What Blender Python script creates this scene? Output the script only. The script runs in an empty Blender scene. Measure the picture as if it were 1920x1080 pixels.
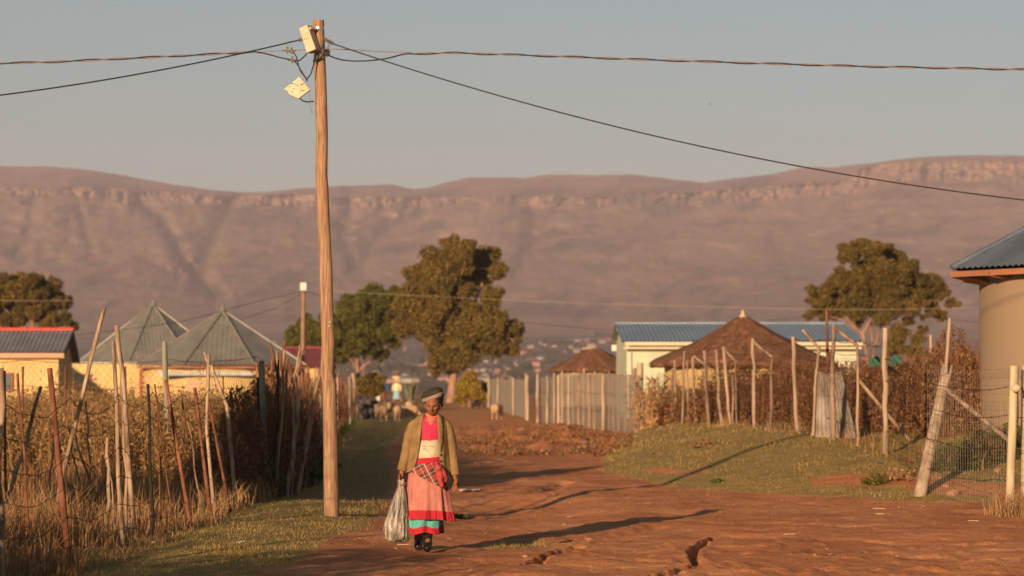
import bpy, math, random
import numpy as np
from mathutils import Vector, Matrix
random.seed(7); RNG = np.random.default_rng(7)
SC = bpy.context.scene; COL = SC.collection
R = math.radians
# ------------------------------------------------------------------ camera maths
F = 100/36*1920; CAMZ = 1.65; HORIZON = 705
PIT = math.atan((HORIZON-540)/F); CA, SA = math.cos(PIT), math.sin(PIT)
def P(px, py, Y):
    u, v = (px-960)/F, (540-py)/F
    s = Y/(CA - v*SA)
    return Vector((u*s, Y, CAMZ + s*(SA + v*CA)))
def flat(px, py):
    u, v = (px-960)/F, (540-py)/F
    s = -CAMZ/(SA + v*CA)
    return (u*s, (CA - v*SA)*s)
# ------------------------------------------------------------------ numpy noise
def _hash(ix, iy, seed):
    n = (ix*374761393 + iy*668265263 + seed*1442695041) & 0x7fffffff
    n = ((n ^ (n >> 13))*1274126177) & 0x7fffffff
    return ((n ^ (n >> 16)) & 0xffff)/65535.0
def vnoise(x, y, seed=0):
    x = np.asarray(x, float); y = np.asarray(y, float)
    ix = np.floor(x).astype(np.int64); iy = np.floor(y).astype(np.int64)
    fx = x-ix; fy = y-iy; fx = fx*fx*(3-2*fx); fy = fy*fy*(3-2*fy)
    a = _hash(ix, iy, seed); b = _hash(ix+1, iy, seed); c = _hash(ix, iy+1, seed); d = _hash(ix+1, iy+1, seed)
    return (a*(1-fx)+b*fx)*(1-fy)+(c*(1-fx)+d*fx)*fy*1.0
def fbm(x, y, o=4, seed=0):
    s = 0; a = .5; t = 0
    for k in range(o):
        s = s + a*(vnoise(x, y, seed+k)*2-1); t += a; a *= .5; x = x*2.03+5.1; y = y*2.03+3.7
    return s/t
def sm(x):
    x = np.clip(x, 0, 1); return x*x*(3-2*x)
def polydist(x, y, pts, sx=1, sy=1):
    d = np.full(np.shape(x), 1e9)
    for (ax, ay), (bx, by) in zip(pts[:-1], pts[1:]):
        dx, dy = (bx-ax)*sx, (by-ay)*sy; px, py = (x-ax)*sx, (y-ay)*sy
        t = np.clip((px*dx+py*dy)/(dx*dx+dy*dy+1e-9), 0, 1)
        d = np.minimum(d, np.hypot(px-t*dx, py-t*dy))
    return d
# ------------------------------------------------------------------ terrain height
YB = [30, 36.7, 37.4, 39, 42, 49, 60, 76, 90, 120]
XF = [7.8, 6.4, 5.3, 4.1, 2.5, 1.5, 1.9, 3.0, 6, 12]
YT = [30, 38, 45, 49, 53, 58, 68, 76, 90, 120]
XT = [9.5, 7.0, 5.9, 5.76, 5.27, 4.9, 3.95, 4.2, 8, 14]
YZ = [35.5, 38, 40, 45, 48, 53, 60, 68, 76, 85]
ZT = [0, .12, .30, .43, .55, .62, .62, .44, .04, 0]
CRACKS = [([flat(*p) for p in [(1338,1005),(1318,1018),(1298,1034),(1308,1050),(1278,1066),(1240,1074),(1195,1082),(1150,1100)]], .085, .036),
          ([flat(*p) for p in [(1080,1024),(1050,1030),(1020,1036),(988,1052)]], .08, .04),
          ([flat(*p) for p in [(1105,1000),(1075,1008),(1060,1014)]], .12, .05),
          ([flat(*p) for p in [(1230,985),(1160,993),(1100,1003)]], .05, .25),
          ([flat(*p) for p in [(1060,905),(1030,915),(1000,922)]], .06, .2)]
def XLEFT(y): return np.interp(y, [18,24,26,29,31,34,40,50,60,80,120], [-2.6,-2.0,-1.75,-1.75,-1.45,-1.5,-1.65,-2.0,-2.6,-3.0,-3.5])
def XFENCE(y): return np.interp(y, [12,17,23.8,29,34,39,46,52,65,90,117,140], [-4.0,-3.9,-3.7,-3.6,-3.4,-3.35,-3.6,-3.9,-4.65,-5.6,-6.5,-7.4])
def H(x, y):
    x = np.asarray(x, float); y = np.asarray(y, float)
    near = sm((260-y)/120)*sm((y+60)/40)
    z = .035*fbm(x*.35, y*.16, 3, 11)*near + .02*fbm(x*1.3, y*.7, 3, 12)*near
    xf = np.interp(y, YB, XF); xt = np.interp(y, YT, XT); zt = np.interp(y, YZ, ZT)
    s = np.clip((x-xf)/(xt-xf), 0, 1); s = 1-(1-s)**1.7
    z = z + zt*s*(1+.10*fbm(x*.8, y*.4, 3, 21))
    w = sm((y-37)/3)*sm((64-y)/4)
    z = z + (0.67-zt)*sm((x-xt)/1.6)*w
    z = z + .09*np.exp(-((x+2.7)/.85)**2)*sm((y-25)/4)*sm((38-y)/3)
    # earth heap
    z = z - .17*np.exp(-((x+.1)/1.3)**2)*sm((y-32.2)/3)*sm((41-y)/3)
    hm = np.exp(-((x-.9)/2.6)**2)*sm((y-60)/5)*sm((96-y)/12)
    z = z + hm*(.06+.34*np.abs(fbm(x*1.3, y*.7, 5, 31)))
    hm2 = np.exp(-((x+3.2)/1.2)**2)*sm((y-52)/5)*sm((100-y)/12)
    z = z + hm2*(.12*np.abs(fbm(x*1.1, y*.5, 4, 35)))
    # ruts and lumps on the dirt
    rd = sm((xf-x)/.5)*sm((x-XLEFT(y)))*sm((60-y)/10)
    z = z + rd*(.034*fbm(x*2.6, y*1.5, 5, 41) - .05*np.clip(fbm(x*.9+4, y*.25, 3, 43)-.2, 0, 1))
    z = z + rd*.05*np.maximum(0, fbm(x*4, y*2.2, 4, 47)-.05)*(.25+sm((y-20)/2)*sm((x-.2)/1.5)*sm((31-y)/3)) - rd*.03*np.exp(-(np.mod(y*.9+.25*x+fbm(x*.4,y*.3,2,5)*2,3.1)-1.5)**2/.09)*sm((40-y)/4)
    for pts, dep, wid in CRACKS:
        jit = .06*fbm(x*7, y*3.5, 4, 51)-.02
        d = polydist(x, y, pts, 1, .55)+jit
        z = z - dep*np.exp(-np.clip(d, 0, None)**2/(wid*wid*.35)) + dep*.12*np.exp(-((d-wid*1.5)/(wid*.8))**2)
    far = np.interp(y, [-100, 200, 500, 900, 1500, 2000, 3000, 9000], [0, 0, -1.4, -1.3, .8, 7.3, 38.2, 300])
    z = z + far + sm((y-900)/800)*4*fbm(x*.004, y*.002, 3, 61)*sm((3000-y)/300)
    return z
def Hs(x, y): return float(H(x, y))
_GY = 8*1.004**np.arange(1490)
def G(px, py):
    """point of the terrain seen at a pixel"""
    u, v = (px-960)/F, (540-py)/F
    def gap(Y):
        s = Y/(CA-v*SA); return CAMZ+s*(SA+v*CA)-H(u*s, Y)
    Y = _GY
    for _ in range(3):
        g = gap(Y) < 0; k = int(np.argmax(g)) if g.any() else len(Y)-1
        Y = np.linspace(Y[max(k-1, 0)], Y[k], 24)
    y = Y[-1]; p = P(px, py, y); return Vector((p.x, p.y, Hs(p.x, p.y)))
# ------------------------------------------------------------------ scene helpers
def tag(o, label=None, cat=None, group=None, kind=None):
    if label: o['label'] = label
    if cat: o['category'] = cat
    if group: o['group'] = group
    if kind: o['kind'] = kind
    return o
def thing(name, label, cat, loc=(0,0,0), rz=0, group=None, scale=1):
    o = bpy.data.objects.new(name, None); COL.objects.link(o)
    o.location = loc; o.rotation_euler = (0,0,rz); o.scale = (scale,)*3
    o.empty_display_size = .2
    return tag(o, label, cat, group)
def link(name, me, mat, parent=None, label=None):
    if mat is not None: me.materials.append(mat)
    o = bpy.data.objects.new(name, me); COL.objects.link(o)
    if parent is not None: o.parent = parent
    if label: o['label'] = label
    return o
def np_mesh(name, V, Fc, smooth=False):
    """V (n,3); Fc list of (m,k) arrays"""
    if not isinstance(Fc, (list, tuple)): Fc = [Fc]
    me = bpy.data.meshes.new(name)
    V = np.asarray(V, np.float32)
    tot = [np.full(len(f), f.shape[1], np.int32) for f in Fc]; lt = np.concatenate(tot)
    li = np.concatenate([np.asarray(f, np.int32).ravel() for f in Fc])
    ls = np.concatenate([[0], np.cumsum(lt)[:-1]]).astype(np.int32)
    me.vertices.add(len(V)); me.vertices.foreach_set('co', V.ravel())
    me.loops.add(len(li)); me.loops.foreach_set('vertex_index', li)
    me.polygons.add(len(lt)); me.polygons.foreach_set('loop_start', ls); me.polygons.foreach_set('loop_total', lt)
    me.polygons.foreach_set('use_smooth', np.full(len(lt), smooth, bool))
    me.update(calc_edges=True); return me
def attr(me, name, vals):
    a = me.attributes.new(name, 'FLOAT', 'POINT'); a.data.foreach_set('value', np.asarray(vals, np.float32).ravel())
class MB:
    def __init__(s): s.v = []; s.f = []; s.sm = []
    def add(s, vs, fs, smooth=False):
        b = len(s.v); s.v += [tuple(v) for v in vs]; s.f += [tuple(i+b for i in f) for f in fs]; s.sm += [smooth]*len(fs); return s
    def box(s, c, d, rot=None, bev=0):
        x, y, z = d[0]/2, d[1]/2, d[2]/2
        vs = [Vector((i*x, j*y, k*z)) for i in (-1,1) for j in (-1,1) for k in (-1,1)]
        if rot is not None:
            m = rot if isinstance(rot, Matrix) else Matrix.Rotation(rot, 3, 'Z'); vs = [m @ v for v in vs]
        c = Vector(c); vs = [v+c for v in vs]
        return s.add(vs, [(0,1,3,2),(4,6,7,5),(0,4,5,1),(2,3,7,6),(0,2,6,4),(1,5,7,3)])
    def tube(s, pts, rad, n=8, cap=True, jag=0, smooth=True, sq=1.0):
        pts = [Vector(p) for p in pts]
        if not hasattr(rad, '__len__'): rad = [rad]*len(pts)
        vs = []; fs = []; up = Vector((0,0,1)); prevx = None
        for i, p in enumerate(pts):
            t = (pts[min(i+1, len(pts)-1)]-pts[max(i-1, 0)])
            t = t.normalized() if t.length > 1e-9 else Vector((0,0,1))
            if prevx is None:
                a = Vector((0,1,0)) if abs(t.y) < .9 else Vector((1,0,0)); x = (a - t*a.dot(t)).normalized()
            else: x = (prevx - t*prevx.dot(t)); x = x.normalized() if x.length > 1e-6 else prevx
            prevx = x; y = t.cross(x)
            for k in range(n):
                a = 2*math.pi*k/n; r = rad[i]*(1+jag*(random.random()-.5))
                vs.append(p + x*math.cos(a)*r*sq + y*math.sin(a)*r)
        m = len(pts)
        for i in range(m-1):
            for k in range(n):
                k2 = (k+1) % n; fs.append((i*n+k, i*n+k2, (i+1)*n+k2, (i+1)*n+k))
        s.add(vs, fs, smooth)
        if cap: s.add([vs[k] for k in range(n)], [tuple(range(n-1, -1, -1))]); s.add([vs[(m-1)*n+k] for k in range(n)], [tuple(range(n))])
        return s
    def loft(s, rings, n=40, a0=0, a1=None, fn=None, capb=False, capt=False, smooth=True):
        """rings: (cx,cy,z,rx,ry). a measured from front (-y) towards +x. fn(a,i,t)->(scale, dz)"""
        full = a1 is None; vs = []; fs = []; m = len(rings); cnt = n if full else n+1
        for i, rg in enumerate(rings):
            cx, cy, z, rx, ry = rg[:5]
            A0, A1 = (0, 2*math.pi) if full else (a0[i], a1[i])
            for k in range(cnt):
                a = A0+(A1-A0)*k/n; sc, dz = (1, 0) if fn is None else fn(a, i, i/(m-1))
                vs.append((cx+rx*math.sin(a)*sc, cy-ry*math.cos(a)*sc, z+dz))
        for i in range(m-1):
            for k in range(n):
                k2 = (k+1) % cnt; fs.append((i*cnt+k, i*cnt+k2, (i+1)*cnt+k2, (i+1)*cnt+k))
        s.add(vs, fs, smooth)
        if capb: s.add(vs[:cnt], [tuple(range(cnt-1, -1, -1))])
        if capt: s.add(vs[-cnt:], [tuple(range(cnt))])
        return s
    def ell(s, c, r, nu=16, nv=10, rot=None):
        vs = []; fs = []
        for j in range(nv+1):
            th = math.pi*j/nv
            for i in range(nu):
                a = 2*math.pi*i/nu; v = Vector((r[0]*math.sin(th)*math.cos(a), r[1]*math.sin(th)*math.sin(a), r[2]*math.cos(th)))
                if rot is not None: v = rot @ v
                vs.append(v+Vector(c))
        for j in range(nv):
            for i in range(nu):
                i2 = (i+1) % nu
                if j == 0: fs.append((i, (j+1)*nu+i, (j+1)*nu+i2))
                elif j == nv-1: fs.append((j*nu+i, (j+1)*nu+i, j*nu+i2))
                else: fs.append((j*nu+i, (j+1)*nu+i, (j+1)*nu+i2, j*nu+i2))
        return s.add(vs, fs, True)
    def capsule(s, a, b, ra, rb, n=12):
        a = Vector(a); b = Vector(b); s.tube([a, b], [ra, rb], n); s.ell(a, (ra,)*3, 12, 8); s.ell(b, (rb,)*3, 12, 8); return s
    def mesh(s, name='m'):
        me = bpy.data.meshes.new(name); me.from_pydata(s.v, [], s.f); me.polygons.foreach_set('use_smooth', s.sm); me.update(); return me
    def build(s, name, mat, parent=None, label=None): return link(name, s.mesh(name), mat, parent, label)
def cut(me, mods):
    """evaluate modifiers on a temporary object and return the mesh"""
    t = bpy.data.objects.new('tmp', me); COL.objects.link(t)
    for typ, kw in mods:
        m = t.modifiers.new('m', typ)
        for k, v in kw.items(): setattr(m, k, v)
    dg = bpy.context.evaluated_depsgraph_get(); dg.update()
    out = bpy.data.meshes.new_from_object(t.evaluated_get(dg)); bpy.data.objects.remove(t); return out
def fuse(mb, voxel, smooth=2, name='fused'):
    me = cut(mb.mesh(name), [('REMESH', dict(mode='VOXEL', voxel_size=voxel, use_smooth_shade=True)), ('SMOOTH', dict(factor=.5, iterations=smooth))])
    me.materials.clear(); return me
def copy_tree(o, parent=None):
    c = o.copy(); COL.objects.link(c)
    if parent is not None: c.parent = parent
    for ch in [k for k in o.children]: copy_tree(ch, c)
    return c
# ------------------------------------------------------------------ materials
def nodes(name):
    m = bpy.data.materials.new(name); m.use_nodes = True; nt = m.node_tree
    return m, nt, nt.nodes['Principled BSDF']
def N(nt, typ, **kw):
    n = nt.nodes.new(typ)
    for k, v in kw.items():
        if k.startswith('i_'): n.inputs[int(k[2:]) if k[2:].isdigit() else k[2:].replace('_', ' ')].default_value = v
        else: setattr(n, k, v)
    return n
def ramp(nt, fac, stops):
    r = nt.nodes.new('ShaderNodeValToRGB'); el = r.color_ramp.elements
    while len(el) < len(stops): el.new(.5)
    for e, (p, c) in zip(el, stops): e.position = p; e.color = (*c, 1)
    nt.links.new(fac, r.inputs[0]); return r.outputs[0]
def mixc(nt, fac, a, b, mode='MIX'):
    m = nt.nodes.new('ShaderNodeMix'); m.data_type = 'RGBA'; m.blend_type = mode
    for s, v in ((0, fac), (6, a), (7, b)):
        if hasattr(v, 'is_output'): nt.links.new(v, m.inputs[s])
        elif s == 0: m.inputs[0].default_value = v
        else: m.inputs[s].default_value = (*v, 1)
    return m.outputs[2]
def mth(nt, op, a, b=None, c=None):
    m = nt.nodes.new('ShaderNodeMath'); m.operation = op
    for i, v in enumerate((a, b, c)):
        if v is None: continue
        if hasattr(v, 'is_output'): nt.links.new(v, m.inputs[i])
        else: m.inputs[i].default_value = v
    return m.outputs[0]
def coords(nt, stretch=(1,1,1), rand=True, kind='Object'):
    tc = nt.nodes.new('ShaderNodeTexCoord'); mp = nt.nodes.new('ShaderNodeMapping'); mp.inputs['Scale'].default_value = stretch
    nt.links.new(tc.outputs[kind], mp.inputs[0])
    if rand:
        oi = nt.nodes.new('ShaderNodeObjectInfo'); s = mth(nt, 'MULTIPLY', oi.outputs['Random'], 37.0)
        nt.links.new(s, mp.inputs['Location'])
    return mp.outputs[0]
def noise(nt, vec, scale, detail=4, rough=.55):
    n = nt.nodes.new('ShaderNodeTexNoise'); n.inputs['Scale'].default_value = scale; n.inputs['Detail'].default_value = detail; n.inputs['Roughness'].default_value = rough
    nt.links.new(vec, n.inputs['Vector']); return n.outputs[0]
def bump(nt, bs, h, strength=.5, dist=.02):
    b = nt.nodes.new('ShaderNodeBump'); b.inputs['Strength'].default_value = strength; b.inputs['Distance'].default_value = dist
    nt.links.new(h, b.inputs['Height']); nt.links.new(b.outputs[0], bs.inputs['Normal'])
def pm(name, stops, scale=6, rough=.85, stretch=(1,1,1), bmp=.3, bdist=.01, bscale=None, detail=5, metal=0, rand=True, spec=.3, vary=.0):
    m, nt, bs = nodes(name); v = coords(nt, stretch, rand)
    n1 = noise(nt, v, scale, detail); c = ramp(nt, n1, stops)
    if vary:
        oi = nt.nodes.new('ShaderNodeObjectInfo')
        k = mth(nt, 'MULTIPLY_ADD', oi.outputs['Random'], vary, 1-vary/2)
        hs = nt.nodes.new('ShaderNodeHueSaturation'); nt.links.new(c, hs.inputs['Color']); nt.links.new(k, hs.inputs['Value']); c = hs.outputs[0]
    nt.links.new(c, bs.inputs['Base Color']); bs.inputs['Roughness'].default_value = rough; bs.inputs['Metallic'].default_value = metal
    bs.inputs['Specular IOR Level'].default_value = spec
    if bmp: bump(nt, bs, noise(nt, v, bscale or scale*3, 4), bmp, bdist)
    return m
def leafmat(name, stops, trans=.3, rough=.7, nscale=.6):
    m, nt, bs = nodes(name); g = nt.nodes.new('ShaderNodeNewGeometry')
    v = coords(nt, (1,1,1), True); n1 = noise(nt, v, nscale, 3)
    f = mth(nt, 'ADD', mth(nt, 'MULTIPLY', g.outputs['Random Per Island'], .55), mth(nt, 'MULTIPLY', n1, .55))
    c = ramp(nt, f, stops); nt.links.new(c, bs.inputs['Base Color']); bs.inputs['Roughness'].default_value = rough; bs.inputs['Specular IOR Level'].default_value = .2
    tr = nt.nodes.new('ShaderNodeBsdfTranslucent'); nt.links.new(c, tr.inputs[0]); mx = nt.nodes.new('ShaderNodeMixShader'); mx.inputs[0].default_value = trans
    nt.links.new(bs.outputs[0], mx.inputs[1]); nt.links.new(tr.outputs[0], mx.inputs[2]); nt.links.new(mx.outputs[0], nt.nodes['Material Output'].inputs[0]); return m
M = {}
M['wood'] = pm('weathered_wood', [(.30,(.07,.040,.024)),(.5,(.20,.125,.075)),(.70,(.31,.21,.135))], 9, .85, (1,1,.12), .9, .006, 22, vary=.35)
M['palewood'] = pm('pale_barked_wood', [(.33,(.10,.062,.040)),(.5,(.27,.185,.12)),(.68,(.42,.31,.215))], 14, .85, (1,1,.20), 1.0, .008, 30, vary=.25)
M['treated'] = pm('treated_pole_wood', [(.3,(.25,.20,.12)),(.5,(.36,.29,.185)),(.75,(.44,.37,.25))], 10, .85, (1,1,.15), .4, .004, 26, vary=.15)
M['bluewood'] = pm('grey_green_post_wood', [(.3,(.13,.12,.095)),(.6,(.23,.205,.16)),(.8,(.32,.28,.21))], 10, .85, (1,1,.15), .4, .004, 26)
M['rust'] = pm('rusty_iron', [(.3,(.06,.022,.013)),(.5,(.135,.050,.026)),(.75,(.23,.095,.05))], 16, .9, (1,1,.4), .5, .003, 60, vary=.3)
M['burnt'] = pm('charred_wood', [(.3,(.010,.008,.007)),(.7,(.03,.022,.018))], 18, .9, (1,1,.3), .5, .004)
M['wire'] = pm('rusty_wire', [(.3,(.03,.016,.010)),(.7,(.075,.036,.022))], 30, .7, bmp=0, metal=.3)
M['galv'] = pm('galvanised_wire', [(.3,(.11,.09,.07)),(.7,(.20,.165,.13))], 30, .6, bmp=0, metal=.3)
M['cable'] = pm('black_cable', [(.3,(.010,.010,.011)),(.7,(.022,.021,.021))], 20, .5, bmp=0)
M['copper'] = pm('weathered_copper_cable', [(.3,(.17,.085,.05)),(.7,(.25,.14,.085))], 20, .5, bmp=0)
SKY_AIR, SKY_DUST, SKY_OZ, SKY_SAT, SKY_TINT, SKY_STR = 1.0, 1.2, 1.5, .72, (.78, .965, .94), .05
SUN_STR, SUN_COL = 5.0, (1.0, .68, .42)
HAZE, HAZE_COL = 1.3e-4, (.70, .62, .74)
EXPO = 0.75
# ------------------------------------------------------------------ ground material
def ground_material():
    m, nt, bs = nodes('red_earth_and_grass')
    tc = nt.nodes.new('ShaderNodeTexCoord'); ob = tc.outputs['Object']
    a = N(nt, 'ShaderNodeAttribute', attribute_name='grass').outputs['Fac']
    a2 = N(nt, 'ShaderNodeAttribute', attribute_name='field').outputs['Fac']
    a3 = N(nt, 'ShaderNodeAttribute', attribute_name='scrub').outputs['Fac']
    n_big = noise(nt, ob, .55, 5); n_mid = noise(nt, ob, 4.5, 6, .65); n_fin = noise(nt, ob, 38, 4, .7)
    mp = nt.nodes.new('ShaderNodeMapping'); mp.inputs['Scale'].default_value = (.6, 2.4, 1); nt.links.new(ob, mp.inputs[0]); n_rut = noise(nt, mp.outputs[0], 1.6, 6, .6)
    f = mth(nt, 'ADD', mth(nt, 'MULTIPLY', n_big, .5), mth(nt, 'MULTIPLY', n_rut, .5))
    dirt = ramp(nt, f, [(.32,(.32,.115,.046)),(.46,(.48,.185,.075)),(.55,(.58,.24,.10)),(.68,(.68,.34,.17))])
    dirt = mixc(nt, mth(nt, 'MULTIPLY', ramp(nt, n_fin, [(.45,(0,0,0)),(.75,(1,1,1))]), .35), dirt, (.13,.050,.028))
    # pale specks: grit, straw
    vo = N(nt, 'ShaderNodeTexVoronoi', feature='F1'); vo.inputs['Scale'].default_value = 9; nt.links.new(ob, vo.inputs['Vector'])
    sp = mth(nt, 'MULTIPLY', mth(nt, 'LESS_THAN', vo.outputs['Distance'], .085), mth(nt, 'GREATER_THAN', n_mid, .52))
    dirt = mixc(nt, mth(nt, 'MULTIPLY', sp, .6), dirt, (.50,.34,.22))
    gr = ramp(nt, n_mid, [(.30,(.22,.16,.045)),(.50,(.33,.23,.07)),(.68,(.44,.29,.115))])
    gr = mixc(nt, mth(nt, 'MULTIPLY', ramp(nt, n_fin, [(.4,(0,0,0)),(.7,(1,1,1))]), .3), gr, (.10,.075,.028))
    k = mth(nt, 'ADD', a, mth(nt, 'MULTIPLY', mth(nt, 'SUBTRACT', n_mid, .5), 1.3)); k = mth(nt, 'ADD', k, mth(nt, 'MULTIPLY', mth(nt, 'SUBTRACT', n_fin, .5), .5))
    kk = nt.nodes.new('ShaderNodeMapRange'); kk.inputs[1].default_value = .38; kk.inputs[2].default_value = .62; nt.links.new(k, kk.inputs[0])
    c = mixc(nt, kk.outputs[0], dirt, gr)
    fld = ramp(nt, n_mid, [(.32,(.22,.125,.055)),(.55,(.42,.24,.115)),(.70,(.55,.34,.18))])
    c = mixc(nt, a2, c, fld)
    big = noise(nt, ob, .012, 6, .65); scr = ramp(nt, big, [(.40,(.055,.060,.040)),(.50,(.13,.10,.06)),(.60,(.24,.165,.10))])
    c = mixc(nt, a3, c, scr)
    nt.links.new(c, bs.inputs['Base Color']); bs.inputs['Roughness'].default_value = .95; bs.inputs['Specular IOR Level'].default_value = .15
    h = mth(nt, 'ADD', mth(nt, 'MULTIPLY', n_mid, 1.0), mth(nt, 'MULTIPLY', n_fin, .35)); bump(nt, bs, h, 1.0, .07)
    return m
M['ground'] = ground_material()
def grass_mask(x, y):
    xf = np.interp(y, YB, XF)
    right = sm((x-xf+.25)/.6)*(y > 35.5)*sm((110-y)/20)
    bare = np.exp(-polydist(x, y, [(4.6,40.5), (5.3,40.2), (6.1,38.2), (7.2,37.4)], 1, .5)**2/.22)+.8*np.exp(-polydist(x, y, [(2.3,47), (2.9,44.6)], 1, .4)**2/.04); bare = np.clip(bare, 0, 1)
    right = right*(1-.9*bare)
    left = sm((XLEFT(y)-x+.15)/.5)
    mid = sm((y-85)/30)*.45
    pat = .55*np.exp(-((x+1.2)/.5)**2)*sm((y-58)/4)*sm((75-y)/5)
    heap = np.exp(-((x-.9)/2.4)**2)*sm((y-60)/5)*sm((92-y)/12)
    t = .72*sm((y-27.6)/.5)*sm((29.5-y)/.5)*np.exp(-((x-.02)/.45)**2)
    c = .45*np.exp(-((x-6.6)/.6)**2)*sm((y-28)/3)*sm((36.5-y)/2)
    m = np.maximum.reduce([right, left, mid, pat, t, c])
    return np.clip(m*(1-.8*heap), 0, 1)
def G_(px, py): return flat(px, py)
def build_ground():
    tt = np.concatenate([-np.geomspace(.1005, 2.2, 90)[::-1], np.linspace(-.1, .1, 640), np.geomspace(.1005, 2.2, 90)])
    inv = np.linspace(1/19.0, 1/260.0, 640)
    ys = np.concatenate([np.linspace(-45, 18.6, 60), 1/inv, np.geomspace(265, 3300, 90)])
    T, Y = np.meshgrid(tt, ys); X = T*(Y+52) ; X = np.where(Y < 18, T*np.maximum(Y+52, 7), X)
    Z = H(X, Y); nr, nc = T.shape
    idx = np.arange(nr*nc).reshape(nr, nc)
    quads = np.stack([idx[:-1,:-1], idx[:-1,1:], idx[1:,1:], idx[1:,:-1]], -1).reshape(-1, 4)
    V = np.stack([X, Y, Z], -1).reshape(-1, 3)
    gm = grass_mask(X, Y).ravel()
    field = (sm((XFENCE(Y)-X+.2)/.6)*sm((Y-14)/6)*(.55+.45*sm((Y-30)/10))).ravel()
    field = np.maximum(field, (sm((Y-130)/60)*.75).ravel()); scrub = sm((Y-260)/300).ravel()
    cx = V[quads[:, 0]]; road = (gm[quads[:, 0]] < .5) & (cx[:, 0] > XLEFT(cx[:, 1])-.3) & (cx[:, 1] < 140) & (cx[:, 0] < np.interp(cx[:, 1], YB, XF)+.3)
    for nm, sel in (('ground', ~road), ('dirt_road', road)):
        q = quads[sel]; used = np.unique(q); remap = np.zeros(len(V), np.int64); remap[used] = np.arange(len(used))
        me = np_mesh(nm, V[used], remap[q], True)
        attr(me, 'grass', gm[used]); attr(me, 'field', field[used]); attr(me, 'scrub', scrub[used])
        tag(link(nm, me, M['ground']), kind='structure')
build_ground()
# ------------------------------------------------------------------ mountains
RIDGE = [(-1600,330),(-700,300),(-300,305),(0,311),(80,312),(150,316),(200,323),(270,337),(330,347),(400,357),(440,360),(500,360),(550,355),(600,350),(640,348),(700,347),(735,346),(775,354),(800,352),(840,342),(880,333),(950,332),(980,334),(1010,329),(1045,327),(1110,329),(1180,326),(1215,330),(1270,338),(1320,343),(1350,338),(1400,332),(1450,325),(1500,314),(1520,312),(1560,315),(1600,310),(1680,299),(1750,293),(1830,291),(1920,292),(2300,290),(3500,310)]
CTOP = [(-1600,352),(0,351),(100,353),(170,350),(220,351),(260,356),(340,364),(420,368),(500,366),(560,364),(650,370),(780,369),(900,372),(960,366),(1040,366),(1080,372),(1200,364),(1300,360),(1400,352),(1500,346),(1580,340),(1620,312),(1660,305),(1750,303),(1920,303),(3500,315)]
CBOT = [(-1600,366),(0,367),(60,370),(140,368),(220,378),(260,378),(340,383),(420,383),(560,388),(680,390),(780,392),(860,386),(930,378),(1000,392),(1060,386),(1120,388),(1200,382),(1300,388),(1400,378),(1550,372),(1600,362),(1650,342),(1800,341),(1920,340),(3500,345)]
GUL = [([(262,385),(300,410),(325,450),(345,490),(372,522),(400,556)], 9, 1.0), ([(440,362),(425,392),(402,430),(384,470),(372,520)], 12, .9), ([(648,352),(652,400),(640,440),(662,500)], 9, .8),
       ([(790,395),(735,420),(700,450),(672,500)], 9, .7), ([(1000,396),(995,430),(985,470),(965,510)], 9, .6), ([(150,392),(160,430),(170,470)], 6, .35), ([(60,380),(55,440),(30,480)], 6, .3), ([(1040,392),(1020,420),(1000,470)], 7, .3),
       ([(270,492),(310,505),(335,520)], 9, .6), ([(258,350),(258,378)], 4, .8), ([(222,350),(232,378)], 3, .7), ([(160,350),(165,372)], 3, .6), ([(1905,303),(1908,345)], 4, .7), ([(1840,303),(1846,342)], 3, .5), ([(400,540),(415,552)], 9, .9), ([(1440,440),(1480,520)], 8, .25), ([(1700,420),(1670,500),(1600,560)], 10, .2)]
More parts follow.
